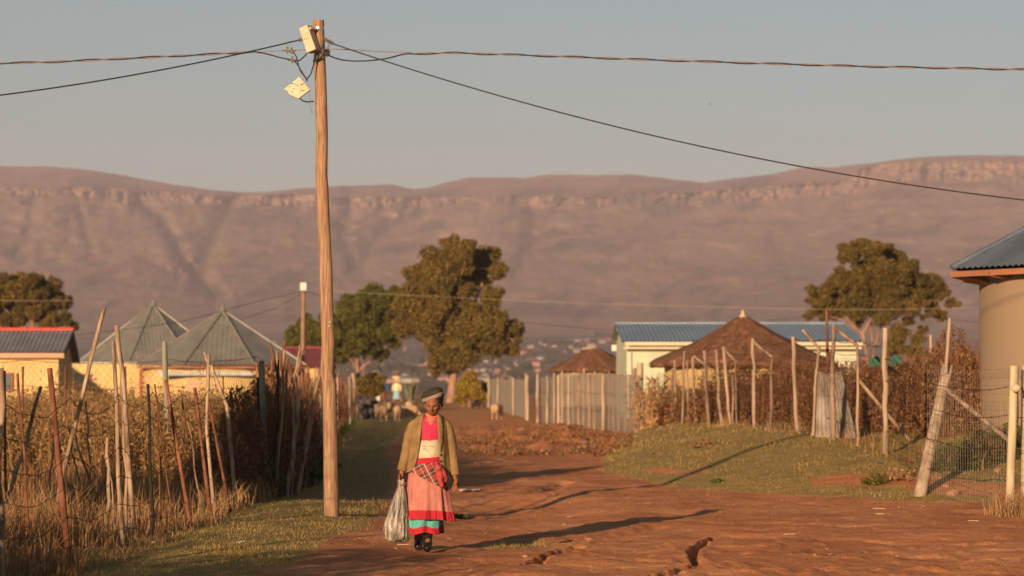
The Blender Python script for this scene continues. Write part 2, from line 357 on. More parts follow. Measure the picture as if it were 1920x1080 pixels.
def build_mountains():
    px = np.concatenate([np.arange(-1600, -100, 16), np.arange(-100, 2020, 2.6), np.arange(2020, 3500, 16)]).astype(float)
    r = np.interp(px, *zip(*RIDGE)) + 1.5*fbm(px/40, px*0, 3, 71); ct = np.interp(px, *zip(*CTOP)) + 2.5*fbm(px/22, px*0, 3, 72); cb = np.interp(px, *zip(*CBOT)) + 4*fbm(px/18, px*0, 3, 73)
    cbs = np.convolve(np.pad(np.interp(px, *zip(*CBOT)), 12, 'edge'), np.ones(25)/25, 'valid'); ct = np.maximum(ct, r+5); cb = np.maximum(cb, ct+4)
    nt_, ncl, nd = 110, 16, 22
    rows_py = []; rows_Y = []; rock = []
    foot = 645+3*fbm(px/60, px*0, 3, 70)
    for i in range(nt_):
        t = i/(nt_-1); rows_py.append(foot + (cbs-foot)*t + (cb-cbs)*t**14); rows_Y.append(np.full_like(px, 2950+(5200-2950)*(t**.8))); rock.append(np.zeros_like(px))
    for i in range(1, ncl+1):
        t = i/ncl; rows_py.append(cb+(ct-cb)*t); rows_Y.append(np.full_like(px, 5200+70*t)); rock.append(np.full_like(px, 1.0 if 0 < i < ncl else .4))
    for i in range(1, nd+1):
        t = i/nd; rows_py.append(ct+(r-ct)*sm(t*.999)**.8); rows_Y.append(np.full_like(px, 5270+1500*t)); rock.append(np.zeros_like(px))
    PX = np.tile(px, (len(rows_py), 1)); PY = np.array(rows_py); Y = np.array(rows_Y); RK = np.array(rock)
    amp = sm((foot[None]-PY)/70)
    # ribs, gullies and terraces, all as distance relief
    ridg = 1-np.abs(fbm(PX/95, PY/140, 4, 81)); Y = Y + amp*(40*(1-ridg)+70*fbm(PX/260+PY/130, PY/110, 3, 82) + 38*fbm(PX/34, PY/13, 5, 83))
    Y = Y + RK*(50*np.abs(fbm(PX/13, PY/14, 4, 85)) + 90*np.clip(fbm(PX/34, PY/200, 3, 86), 0, 1))
    bush = np.zeros_like(PX)
    for pts, w, a in GUL:
        d = polydist(PX, PY, pts) + 4*fbm(PX/9, PY/9, 3, 87)
        g = np.exp(-(np.clip(d, 0, None)/w)**2); Y = Y + a*90*np.exp(-(np.clip(d, 0, None)/(w*1.6))**2)*(PY > 360); bush = np.maximum(bush, a*g)
    # thin rock ledges
    ledge = np.zeros_like(PX)
    for x0, x1, yy, hh in [(1740,1960,392,4),(1690,1800,425,4),(1880,1930,395,5),(505,565,482,4),(640,700,487,4),(690,760,484,5),(900,925,437,4),(1010,1065,443,6),(1250,1300,482,3),(975,1060,562,3),(1130,1260,545,3),(1770,1800,445,5),(560,610,478,3),(1160,1200,350,4),(1230,1300,500,4),(300,330,478,12),(290,350,540,8),(1030,1060,352,3)]:
        e = np.exp(-np.clip(np.abs(PY-yy+3*fbm(PX/25, PX*0, 2, 91))/hh, 0, 9)**2)*sm((PX-x0)/12)*sm((x1-PX)/12)
        ledge = np.maximum(ledge, e*(.45+.9*vnoise(PX/11, PY/7, 92)))
    bush = np.maximum(bush, .75*sm((fbm(PX/55, PY/12, 4, 94)-.25)/.3)*np.exp(-((PY-(cb[None]+9))/9)**2))
    bush = np.maximum(bush, .6*sm((fbm(PX/60+PY/40, PY/26, 5, 95)-.16)/.3)*sm((foot[None]-PY)/60))
    u, v = (PX-960)/F, (540-PY)/F; s = Y/(CA-v*SA); V = np.stack([u*s, Y, CAMZ+s*(SA+v*CA)], -1)
    # skirt behind the ridge
    back = V[-1].copy(); back[:, 1] += 800; back[:, 2] -= 260; V = np.concatenate([V, back[None]]); z = np.zeros((1, len(px)))
    front = V[0].copy(); front[:, 1] -= 60; front[:, 2] -= 6; V = np.concatenate([front[None], V])
    RK = np.concatenate([z, RK, z]); bush = np.concatenate([z, bush, z]); ledge = np.concatenate([z, ledge, z])
    nr, nc = V.shape[:2]; idx = np.arange(nr*nc).reshape(nr, nc)
    q = np.stack([idx[:-1,:-1], idx[:-1,1:], idx[1:,1:], idx[1:,:-1]], -1).reshape(-1, 4)
    me = np_mesh('mountains', V.reshape(-1, 3), q, True)
    attr(me, 'rock', np.maximum(RK, ledge)); attr(me, 'bush', bush)
    m, nt, bs = nodes('mountain_grass_and_rock'); tc = nt.nodes.new('ShaderNodeTexCoord'); ob = tc.outputs['Object']
    n1 = noise(nt, ob, .004, 6, .6); n2 = noise(nt, ob, .02, 6, .65)
    mp = nt.nodes.new('ShaderNodeMapping'); mp.inputs['Scale'].default_value = (.03,.03,.02); nt.links.new(ob, mp.inputs[0]); n3 = noise(nt, mp.outputs[0], 1, 5, .7)
    gr = ramp(nt, mth(nt, 'ADD', mth(nt, 'MULTIPLY', n1, .55), mth(nt, 'MULTIPLY', n2, .45)), [(.36,(.11,.085,.055)),(.47,(.22,.150,.098)),(.56,(.29,.185,.122)),(.66,(.42,.25,.155))])
    rk = ramp(nt, n3, [(.36,(.13,.09,.065)),(.5,(.28,.18,.125)),(.66,(.39,.25,.17))])
    ar = N(nt, 'ShaderNodeAttribute', attribute_name='rock').outputs['Fac']; ab = N(nt, 'ShaderNodeAttribute', attribute_name='bush').outputs['Fac']
    rkf = mth(nt, 'MULTIPLY', mth(nt, 'MULTIPLY', ar, ramp(nt, n2, [(.38,(0,0,0)),(.52,(1,1,1))])), ramp(nt, noise(nt, ob, .0065, 4), [(.42,(.0,.0,.0)),(.58,(1,1,1))])); c = mixc(nt, rkf, gr, rk)
    bf = mth(nt, 'MULTIPLY', ab, ramp(nt, n2, [(.30,(.55,.55,.55)),(.5,(1,1,1))])); c = mixc(nt, bf, c, (.036,.044,.032))
    nt.links.new(c, bs.inputs['Base Color']); bs.inputs['Roughness'].default_value = 1; bs.inputs['Specular IOR Level'].default_value = .05
    bump(nt, bs, n2, .5, 10)
    tag(link('mountains', me, m), kind='structure')
build_mountains()
# ------------------------------------------------------------------ sky, sun, haze, camera
SUN_AZ = 202.0; SUN_EL = 10.0
W = bpy.data.worlds.new('World'); SC.world = W; W.use_nodes = True; nt = W.node_tree; bg = nt.nodes['Background']
sky = nt.nodes.new('ShaderNodeTexSky'); sky.sky_type = 'NISHITA'; sky.sun_disc = False; sky.sun_elevation = R(SUN_EL); sky.sun_rotation = R(SUN_AZ)
sky.altitude = 1200; sky.air_density = SKY_AIR; sky.dust_density = SKY_DUST; sky.ozone_density = SKY_OZ
hs = nt.nodes.new('ShaderNodeHueSaturation'); hs.inputs['Saturation'].default_value = SKY_SAT; nt.links.new(sky.outputs[0], hs.inputs['Color'])
nt.links.new(mixc(nt, 1.0, hs.outputs[0], SKY_TINT, 'MULTIPLY'), bg.inputs[0]); bg.inputs[1].default_value = SKY_STR
sl = bpy.data.lights.new('sun', 'SUN'); sl.energy = SUN_STR; sl.angle = R(.55); sl.color = SUN_COL
so = bpy.data.objects.new('sun', sl); COL.objects.link(so)
d = Vector((math.sin(R(SUN_AZ))*math.cos(R(SUN_EL)), math.cos(R(SUN_AZ))*math.cos(R(SUN_EL)), math.sin(R(SUN_EL))))
so.rotation_euler = d.to_track_quat('Z', 'Y').to_euler(); so.location = (-30, -60, 30)
if HAZE > 0:
    m = bpy.data.materials.new('haze_air'); m.use_nodes = True; nt = m.node_tree; nt.nodes.remove(nt.nodes['Principled BSDF'])
    vo = nt.nodes.new('ShaderNodeVolumePrincipled'); vo.inputs['Color'].default_value = (*HAZE_COL, 1); vo.inputs['Density'].default_value = HAZE; vo.inputs['Anisotropy'].default_value = .0
    nt.links.new(vo.outputs[0], nt.nodes['Material Output'].inputs['Volume'])
    tag(MB().box((0, 3900, 248), (15000, 8400, 520)).build('haze', m), kind='stuff')
cam = bpy.data.cameras.new('camera'); cam.lens = 100; cam.sensor_width = 36; cam.clip_start = .5; cam.clip_end = 20000
cam.dof.use_dof = True; cam.dof.focus_distance = 27.6; cam.dof.aperture_fstop = 3.0
co = bpy.data.objects.new('camera', cam); COL.objects.link(co); co.location = (0, 0, CAMZ); co.rotation_euler = (math.pi/2+PIT, 0, 0); SC.camera = co
SC.view_settings.view_transform = 'Standard'; SC.view_settings.look = 'None'; SC.view_settings.gamma = 1; SC.view_settings.use_curve_mapping = False; SC.view_settings.exposure = EXPO
SC.cycles.use_denoising = True
try: SC.cycles.denoiser = 'OPENIMAGEDENOISE'
except Exception: pass
SC.cycles.max_bounces = 6; SC.cycles.volume_bounces = 1; SC.cycles.use_adaptive_sampling = True; SC.cycles.adaptive_threshold = .015
SC.cycles.transparent_max_bounces = 6
M['twigred'] = pm('reddish_brushwood', [(.3,(.075,.028,.015)),(.5,(.17,.070,.036)),(.75,(.30,.155,.09))], 7, .9, (1,1,.3), .4, .01, 22, vary=.4)
M['rosewood'] = pm('pinkish_weathered_post', [(.3,(.13,.082,.056)),(.5,(.26,.175,.122)),(.75,(.37,.265,.19))], 9, .85, (1,1,.15), .4, .004, 26, vary=.2)
M['palepost'] = pm('pale_grey_post', [(.3,(.17,.12,.08)),(.5,(.30,.22,.15)),(.75,(.42,.32,.23))], 9, .85, (1,1,.15), .4, .004, 26, vary=.1)
M['pole2'] = pm('far_pole_wood', [(.3,(.20,.115,.07)),(.7,(.29,.17,.11))], 5, .85)
M['meshgrey'] = pm('dull_grey_mesh', [(.3,(.14,.12,.095)),(.7,(.22,.195,.16))], 30, .7, bmp=0)
M['steel'] = pm('bright_steel', [(.3,(.5,.48,.44)),(.7,(.62,.6,.56))], 5, .3, metal=.9, bmp=0)
M['clamp'] = pm('grey_brown_clamp', [(.3,(.07,.055,.042)),(.7,(.14,.11,.085))], 20, .6, bmp=0)
M['linepale'] = pm('pale_line', [(.3,(.35,.27,.18)),(.7,(.42,.33,.22))], 5, .6, bmp=0)
M['greennet'] = pm('green_netting', [(.3,(.02,.085,.055)),(.7,(.035,.13,.085))], 20, .8)
M['tin_pale'] = pm('pale_weathered_tin', [(.3,(.13,.095,.07)),(.5,(.23,.19,.155)),(.7,(.31,.27,.22))], 3, .6, metal=.3)
M['straw2'] = pm('pale_straw_stem', [(.3,(.42,.29,.15)),(.7,(.58,.42,.24))], 5, .8, bmp=0)
# ------------------------------------------------------------------ foliage primitives (numpy)
def rnd_dirs(n):
    v = RNG.normal(size=(n, 3)); return v/np.linalg.norm(v, axis=1, keepdims=True)
def leaves(C, size, aspect=.45, droop=0, face=None):
    n = len(C); u = rnd_dirs(n); u[:, 2] -= droop; u /= np.linalg.norm(u, axis=1, keepdims=True)
    w = rnd_dirs(n) if face is None else face+.6*rnd_dirs(n); v = np.cross(u, w); v /= np.linalg.norm(v, axis=1, keepdims=True)+1e-9
    s = (size*(.6+.8*RNG.random(n)))[:, None] if np.ndim(size) == 0 else size[:, None]
    a = u*s*.5; b = v*s*aspect*.5
    V = np.stack([C-a, C+b-a*.1, C+a, C-b-a*.1], 1).reshape(-1, 3); return V, np.arange(4*n).reshape(n, 4)
def blades(B, h, w, lean=.3, bend=.0, az=None):
    n = len(B); a = RNG.random(n)*6.283; side = np.stack([np.cos(a), np.sin(a), 0*a], 1)
    la = RNG.random(n)*6.283; L = np.stack([np.cos(la), np.sin(la), 0*la], 1)*(lean*RNG.random(n))[:, None]
    h = np.broadcast_to(h, (n,))[:, None]; w = np.broadcast_to(w, (n,))[:, None]
    tip = B+h*(L+np.array([0, 0, 1.])); mid = B+h*.55*(L*.45+np.array([0, 0, 1.]))
    V = np.stack([B-side*w*.5, B+side*w*.5, mid+side*w*.4, mid-side*w*.4, tip], 1).reshape(-1, 3)
    i = np.arange(n)*5; return V, np.stack([i, i+1, i+2, i+3], 1), np.stack([i+3, i+2, i+4], 1)
def join_np(parts):
    V = []; F4 = []; F3 = []; b = 0
    for p in parts:
        V.append(p[0])
        for f in p[1:]: (F4 if f.shape[1] == 4 else F3).append(f+b)
        b += len(p[0])
    fs = ([np.concatenate(F4)] if F4 else []) + ([np.concatenate(F3)] if F3 else [])
    return np.concatenate(V), fs
def veg(name, parts, mat, parent=None, label=None):
    V, fs = join_np(parts); return link(name, np_mesh(name, V, fs), mat, parent, label)
M['euc'] = leafmat('eucalyptus_leaf', [(.15,(.038,.035,.010)),(.42,(.090,.072,.018)),(.8,(.21,.125,.028))], .2, .6, .5)
M['pine'] = leafmat('dark_green_leaf', [(.15,(.035,.042,.008)),(.45,(.085,.082,.014)),(.8,(.13,.115,.022))], .2, .6, .5)
M['acacia'] = leafmat('olive_brown_leaf', [(.15,(.040,.036,.010)),(.45,(.095,.070,.017)),(.8,(.18,.112,.026))], .2, .6, .5)
M['bark'] = pm('pale_bark', [(.3,(.12,.065,.042)),(.5,(.24,.135,.09)),(.7,(.34,.20,.135))], 3, .9, (1,1,.3), .5, .02, 8)
M['drybush'] = leafmat('dry_brown_leaf', [(.1,(.055,.026,.011)),(.4,(.135,.062,.025)),(.65,(.22,.11,.045)),(.9,(.36,.22,.10))], .25, .8, .9)
M['twig'] = pm('dry_twig', [(.3,(.09,.035,.018)),(.7,(.20,.085,.042))], 8, .9, bmp=0)
M['weed'] = leafmat('yellowing_weed_leaf', [(.12,(.070,.052,.018)),(.35,(.17,.105,.036)),(.6,(.28,.16,.062)),(.9,(.42,.26,.125))], .3, .8, .8)
M['straw'] = leafmat('dry_straw', [(.15,(.14,.065,.028)),(.5,(.30,.17,.075)),(.9,(.46,.29,.15))], .3, .8, .5)
M['greenleaf'] = leafmat('dark_green_shrub_leaf', [(.15,(.020,.035,.008)),(.5,(.05,.075,.014)),(.9,(.10,.13,.026))], .2, .6, 1.5)
M['shortgrass'] = leafmat('short_grass_blade', [(.15,(.17,.125,.035)),(.5,(.30,.205,.066)),(.8,(.40,.26,.10)),(.98,(.46,.31,.14))], .3, .9, .35)
M['maize'] = leafmat('dry_maize_leaf', [(.15,(.20,.09,.035)),(.5,(.36,.19,.08)),(.9,(.52,.32,.16))], .3, .8, 1)
M['yellowbush'] = leafmat('yellow_shrub_leaf', [(.15,(.13,.09,.012)),(.5,(.26,.17,.02)),(.9,(.36,.24,.04))], .25, .7, .5)
def blob_tree(name, label, D, base, blobs, mat, dens, lsize, trunk, spread=1.0, droop=.4, cat='tree', limbs=True, flat_=.8):
    b0 = P(base[0], base[1], D); b0.z = Hs(b0.x, b0.y); root = thing(name, label, cat, b0)
    C = []; tb = MB(); k = D/F
    xs = [b[0] for b in blobs]; cxm = (min(xs)+max(xs))/2; cw = (max(xs)-min(xs))/2+1
    top = None
    tr = [P(px, py, D)-b0 for px, py in trunk['path']]; tr[0].z = -.3
    tb.tube(tr, [trunk['r']*(1-.55*i/(len(tr)-1)) for i in range(len(tr))], 9, jag=.12)
    for pth in trunk.get('limbs', []):
        pp = [P(px, py, D+random.uniform(-.6, .6))-b0 for px, py in pth]; tb.tube(pp, [trunk['r']*.55*(1-.6*i/(len(pp)-1)) for i in range(len(pp))], 7, jag=.12)
    for (px, py, r) in blobs:
        rr = r*k*1.24; dy = random.uniform(-1, 1)*spread*max(0.25, 1-abs(px-cxm)/cw)*cw*k*.75
        if random.random() < .4: dy = -abs(dy)
        c = P(px, py, D+dy)-b0
        n = int(dens*rr*rr*1.5)
        # sub-clumps make the edge uneven
        m_ = 17; sc_ = rnd_dirs(m_)*rr*(.30+.50*RNG.random((m_, 1))); sr = rr*(.22+.26*RNG.random(m_)); w_ = RNG.integers(0, m_, n); dl = rnd_dirs(n)
        q = sc_[w_]+dl*(sr[w_]*(1-.5*RNG.random(n)**2))[:, None]; q[:, 2] *= flat_; q[:, 2] -= droop*.25*rr*RNG.random(n)**3; q += RNG.normal(size=(n, 3))*rr*.03
        C.append(q+np.array(c))
        if limbs:
            # branch from nearest trunk point
            j = min(tr[1:], key=lambda p: (p-c).length); mid = (j+c)/2+Vector((0,0,.1*(c-j).length))
            tb.tube([j, mid, c], [trunk['r']*.3, trunk['r']*.2, trunk['r']*.07], 6, cap=False, jag=.1)
    C = np.concatenate(C)
    tb.build('trunk', M['bark'], root)
    veg('crown', [leaves(C, lsize, .5, droop)], mat, root)
    return root
EUC = [(867,476,36),(821,488,32),(906,485,30),(934,506,17),(790,515,28),(830,525,30),(894,518,29),(922,552,24),(781,558,33),(826,572,30),(893,580,28),(763,600,32),(809,613,33),(861,625,32),(922,604,32),(952,625,27),(966,612,16),(928,644,27),(821,662,30),(861,665,30),(891,653,26),(821,687,18),(851,688,15),(958,655,15),(897,625,28),(845,455,16),(880,458,14),(750,575,18),(775,540,20),(800,500,18),(972,638,9),(838,640,22),(870,545,14),(845,600,34),(862,540,30),(850,500,30),(800,590,30),(905,590,28),(850,640,30)]
blob_tree('eucalyptus_tree', 'tallest olive-gold eucalyptus with drooping foliage behind the walking woman', 176, (843,757), EUC, M['euc'], 3300, .17,
    dict(path=[(843,760),(848,725),(853,680),(857,640),(862,590),(858,545),(852,515)], r=.30, limbs=[[(857,640),(880,600),(893,560),(905,530)],[(853,680),(830,650),(812,615),(800,580)],[(862,590),(840,560),(820,540)],[(853,690),(880,665),(915,630),(930,610)],[(855,660),(820,640),(790,625)]]), .8, .9)
PINE = [(710,570,32),(680,590,32),(650,600,30),(735,560,24),(705,552,18),(662,570,24),(620,605,24),(590,622,24),(562,628,20),(548,620,10),(575,605,14),(600,645,24),(556,650,17),(650,645,26),(690,640,26),(725,625,26),(745,600,22),(715,665,14),(640,668,14),(672,618,26),(738,642,12),(625,630,20),(700,610,24),(640,615,26),(665,640,24),(610,625,22),(575,632,20),(720,590,24),(690,560,20),(660,590,26)]
PINE = [(a, b, c*1.1) for a, b, c in PINE]
blob_tree('round_green_tree', 'rounded dark green tree left of the tall eucalyptus, behind the utility pole', 188, (676,762), PINE, M['pine'], 3200, .16,
    dict(path=[(677,764),(675,730),(671,700),(670,660),(668,630)], r=.19, limbs=[[(671,690),(690,660),(712,625)],[(671,690),(650,665),(620,640)],[(670,660),(690,620),(705,590)],[(671,700),(700,672),(725,650)]]), .8, .2)
LEFT = [(50,545,32),(90,545,26),(20,535,22),(113,568,18),(70,585,28),(10,580,26),(30,600,26),(98,600,22),(122,598,16),(140,612,9),(0,550,26),(-30,560,32),(-50,590,32),(68,525,18),(100,530,14),(6,522,14),(50,565,24),(35,525,16),(128,560,8)]
blob_tree('large_tree', 'olive-brown tree standing behind the red-ridged shed at the left edge', 185, (60,740), LEFT, M['acacia'], 2800, .17,
    dict(path=[(60,745),(58,700),(62,650),(60,600),(55,565)], r=.28, limbs=[[(62,650),(85,610),(110,580)],[(62,640),(30,600),(0,570)]]), .7, .5)
RT = [(1590,477,18),(1613,463,17),(1640,466,17),(1660,470,15),(1583,466,10),(1686,489,16),(1640,489,15),(1705,500,15),(1572,522,19),(1606,518,22),(1640,518,24),(1677,518,24),(1709,523,20),(1549,543,17),(1520,544,10),(1576,550,23),(1617,552,24),(1659,557,22),(1698,555,22),(1737,528,18),(1752,528,13),(1743,553,19),(1768,546,12),(1783,567,11),(1795,572,6),(1537,569,17),(1521,589,11),(1568,580,18),(1606,587,15),(1709,581,15),(1748,580,14),(1764,592,10),(1732,592,7),(1608,603,11),(1686,622,14),(1720,635,12),(1675,640,15),(1520,560,9),(1545,590,10),(1650,600,12),(1700,602,9),(1730,618,8),(1640,545,26),(1600,535,24),(1680,545,24),(1625,575,20),(1665,580,18),(1720,560,18),(1590,565,20),(1632,500,18),(1700,515,16),(1660,500,16)]
RT = [(a, b, c*1.18) for a, b, c in RT]
blob_tree('spreading_tree', 'wide spreading olive-brown tree with forked pinkish trunks behind the long blue roof', 150, (1634,735), RT, M['acacia'], 4800, .125,
    dict(path=[(1634,740),(1628,690),(1624,655),(1618,625),(1632,600),(1640,575)], r=.12, limbs=[[(1632,700),(1640,652),(1650,615),(1662,588),(1670,560)],[(1624,650),(1610,615),(1590,590)],[(1650,612),(1690,590),(1712,583)],[(1636,640),(1632,600),(1622,570)]]), .75, .4)
blob_tree('yellow_shrub', 'golden yellow rounded shrub right of the eucalyptus trunk', 150, (880,762), [(880,725,22),(868,735,18),(893,735,18),(880,705,14),(874,715,14),(902,742,12),(862,748,12)], M['yellowbush'], 3200, .13, dict(path=[(880,765),(880,745),(880,725)], r=.05), .7, .2, 'shrub')
blob_tree('dry_shrub', 'tan leafless shrub beside the far end of the grey mesh fence', 152, (908,762), [(905,738,12),(912,725,9),(898,748,9),(915,745,9)], M['straw'], 3200, .13, dict(path=[(908,765),(908,750),(908,735)], r=.04), .7, -.5, 'shrub')
blob_tree('dark_shrub', 'small dark green shrub in front of the round green tree trunk', 140, (695,750), [(690,708,12),(703,706,11),(680,716,11),(712,712,9),(720,709,7),(692,724,13),(706,724,11),(682,734,12),(698,738,13),(714,728,9)], M['acacia'], 3200, .14, dict(path=[(695,752),(693,735),(692,712)], r=.05), .7, .1, 'shrub')
blob_tree('dark_shrub', 'low dark shrub at the foot of the spreading tree', 140, (1700,720), [(1690,655,14),(1712,658,14),(1730,662,9),(1670,660,10)], M['acacia'], 2600, .16, dict(path=[(1700,722),(1698,690),(1697,660)], r=.06), .7, .1, 'shrub')
blob_tree('dark_shrub', 'dark tree crown showing over the red roof left of the utility pole', 195, (560,740), [(548,640,14),(560,655,14),(575,665,16),(600,668,16),(545,658,10)], M['pine'], 2000, .2, dict(path=[(560,745),(560,700),(562,660)], r=.08), .7, .1, 'shrub')
# agave
def agave():
    b = P(770, 748, 160); b.z = Hs(b.x, b.y); r = thing('agave_plant', 'tall spiky grey-green agave in the far field left of the turban', 'plant', b)
    mb = MB()
    for i in range(26):
        a = i*2.4; l = random.uniform(1.0, 1.55); t = random.uniform(.1, .42)
        d = Vector((math.cos(a)*t, math.sin(a)*t, 1)); mb.tube([d*0, d*l*.5, d*l*.8+Vector((d.x*.12,0,0)), d*l], [.05,.055,.035,.005], 5, jag=.1)
    mb.build('leaves', pm('agave_leaf', [(.3,(.08,.085,.05)),(.7,(.17,.155,.09))], 4), r)
agave()
# ------------------------------------------------------------------ stuff: weeds, grass, scrub
def scatter(n, px0, px1, Y0, Y1, cond=None, pw=1.0):
    u = RNG.random(n); Y = 1/(1/Y0+(1/Y1-1/Y0)*u); X = (px0+(px1-px0)*RNG.random(n)-960)/F*Y
    if cond is not None:
        k = cond(X, Y); X = X[k]; Y = Y[k]
    return np.stack([X, Y, H(X, Y)], 1)
def weeds():
    B = scatter(2700, -140, 620, 40, 88, lambda x, y: (x < XFENCE(y)-.35) & (RNG.random(len(x)) < .35+.65*sm((vnoise(x*.6, y*.35, 5)-.3)/.3)))
    n = len(B); h = (.85+.62*RNG.random(n))*np.where(RNG.random(n) < .07, 1.25, 1)*(.68+.4*vnoise(B[:,0]*.4, B[:,1]*.25, 6))
    parts = [blades(np.repeat(B, 4, 0)+np.append(RNG.normal(size=(4*n, 2))*.08, np.zeros((4*n, 1)), 1), np.repeat(h, 4)*(.8+.4*RNG.random(4*n)), .014, .25)]
    K = 60; C = np.repeat(B, K, 0); t = RNG.random(n*K); hh = np.repeat(h, K)
    C = C + np.stack([RNG.normal(size=n*K)*.13, RNG.normal(size=n*K)*.13, hh*(.18+.82*t)], 1)
    parts.append(leaves(C, .07, .40, .3)); tag(veg('tall_weeds', parts, M['weed']), kind='stuff')
weeds()
def dry_grass():
    def cnd(x, y): return (x < XFENCE(y)+.1+.35*vnoise(x*2, y, 9)) & (RNG.random(len(x)) < .15+.9*sm((vnoise(x*1.6, y*.8, 8)-.35)/.3))
    B = scatter(30000, -160, 520, 19.5, 42, cnd); n = len(B)
    hm = (.10+.42*sm((vnoise(B[:,0]*1.6, B[:,1]*.8, 8)-.3)/.5))*(.5+.5*sm((XFENCE(B[:,1])+.1-B[:,0])/.6)); h = hm*(.5+.9*RNG.random(n))
    b2 = scatter(5200, 1800, 2100, 29.5, 34.5, lambda x, y: (x > 5.55+.5*vnoise(x*3, y*2, 4)+.25*(y-30)*0) & (RNG.random(len(x)) < sm((x-5.3)/.8))); h2 = .12+.25*RNG.random(len(b2))
    B = np.concatenate([B, b2]); h = np.concatenate([h, h2])
    tag(veg('dry_grass', [blades(B, h, .010, .75)], M['straw']), kind='stuff')
dry_grass()
def short_grass():
    def cnd(x, y): return (grass_mask(x, y)+.5*(vnoise(x*4, y*4, 13)-.5) > .42) & (RNG.random(len(x)) < .25+.75*sm((vnoise(x*2.2, y*1.1, 14)-.25)/.4))
    B = scatter(150000, -60, 1990, 20, 85, cnd); n = len(B)
    h = (.015+.032*RNG.random(n))*(.6+.9*vnoise(B[:,0]*1.2, B[:,1]*.6, 15))*np.clip(B[:,1]/40, .7, 1.6)
    tuft = RNG.random(n) < .03; h[tuft] *= 1.6
    V = blades(B, h, .006*np.clip(B[:,1]/34, .8, 2), .9); tag(veg('short_grass', [V], M['shortgrass']), kind='stuff')
short_grass()
def scrub():
    B = scatter(3800, 760, 1190, 58, 92, lambda x, y: (np.exp(-((x-.9)/2.3)**2) > .25+.5*RNG.random(len(x))) & (x < np.interp(y, YB, XF)+.9) & (vnoise(x*1.5, y*.5, 17) > .38)); n = len(B)
    tag(veg('dead_scrub', [blades(B, .05+.16*RNG.random(n), .02, 2.2), leaves(B+np.array([0,0,.03]), .10, .5, 0)], M['drybush']), kind='stuff')
    B2 = scatter(2600, 1180, 1860, 40, 66, lambda x, y: (np.abs(x-np.interp(y, YT, XT)+.1) < .42)); n = len(B2)
    tag(veg('fence_foot_grass', [blades(B2, .10+.25*RNG.random(n), .012, .7)], M['straw']), kind='stuff')
    B3 = scatter(2400, 520, 680, 44, 100, lambda x, y: (np.abs(x-XFENCE(y)-.25) < .35)); tag(veg('fence_foot_weeds', [blades(B3, .1+.3*RNG.random(len(B3)), .02, .8), leaves(B3+np.array([0,0,.12]), .1, .5, 0)], M['greenleaf']), kind='stuff')
scrub()
# ------------------------------------------------------------------ bushes as things
def bush_mesh(n, rx, ry, h, ls, tw, aspect=.45, droop=-.2, seed=1, topn=.25):
    d = rnd_dirs(n); d[:, 2] = np.abs(d[:, 2]); r = 1-.75*RNG.random(n)**1.6; lump = .8+.3*np.max(d @ rnd_dirs(10).T, 1)**3
    C = d*(r*lump)[:, None]*np.array([rx, ry, h]); C[:, 2] = np.maximum(C[:, 2], .03)
    low = RNG.random(n) < .35; C[low, 2] *= .5
    k = int(n*topn*.2); a = RNG.random(k)*6.28; B = np.stack([np.cos(a)*rx*RNG.random(k), np.sin(a)*ry*RNG.random(k), 0*a], 1)
    return leaves(C, ls, aspect, droop), blades(B, h*(.70+.36*RNG.random(k)), .009, tw)
def make_bush(name, label, cat, loc, dims, n, ls, mat, group=None, tw=.5, rz=0):
    r = thing(name, label, cat, loc, rz, group); L, B = bush_mesh(n, *dims, ls, tw)
    veg('foliage', [L], mat, r)
    if len(B[1]) > 60: veg('stems', [B], M['twig'], r)
    return r
HEDGE = [(1238,70,1.0,'pale'),(1275,66,1.45,''),(1318,64,1.45,''),(1362,60.5,1.6,''),(1405,58.8,1.6,''),(1450,57,1.55,''),(1500,54.5,1.6,''),(1548,51.5,1.5,''),(1600,49.5,1.65,''),(1648,47.5,1.75,''),(1695,45.6,1.8,''),(1740,44.4,1.85,''),(1788,42.6,1.9,''),(1822,41.7,1.75,''),(1300,71,1.5,''),(1470,60,1.6,''),(1625,52,1.6,''),(1765,47.5,2.0,'')]
HW = ['behind the paired short posts at the left end of the netting','behind the first strutted post','between the two tall strutted posts','behind the tallest pale post left of the blue roof gap','under the right half of the thatched hut','at the thatched hut right eave','left of the leaning tin sheet','behind the leaning tin sheet','right of the tin sheet beneath green netting','just right of the thick upright post','left of the leaning concrete post','topped with yellow leaves behind the leaning post','right of the leaning post','against the plastered round wall','far back behind the short posts','far back beyond the tall pale post','far back below the spreading tree','far back beyond the leaning post']
protos = {}
for i, (px, Y, h, kd) in enumerate(HEDGE):
    Y = Y*1.12; x = (px-960)/F*Y; z = Hs(x, Y)
    if i == 0: continue
    k = i % 4
    if k not in protos:
        protos[k] = make_bush('dry_bush', '', 'bush', (0,0,0), (.62, .7, 1.0), 9000, .055, M['drybush'], 'dry hedge behind the right fence', .35); o = protos[k]
    else: o = copy_tree(protos[k])
    o.location = (x, Y, z-.05); o.rotation_euler.z = random.uniform(0, 6.28); o.scale = (Y/50*.95, Y/50, h*(.90 if px < 1580 else .78 if px < 1770 else .95)*(1+random.uniform(-.05,.05)))
    o['label'] = 'dense reddish-brown dry bush '+HW[i]
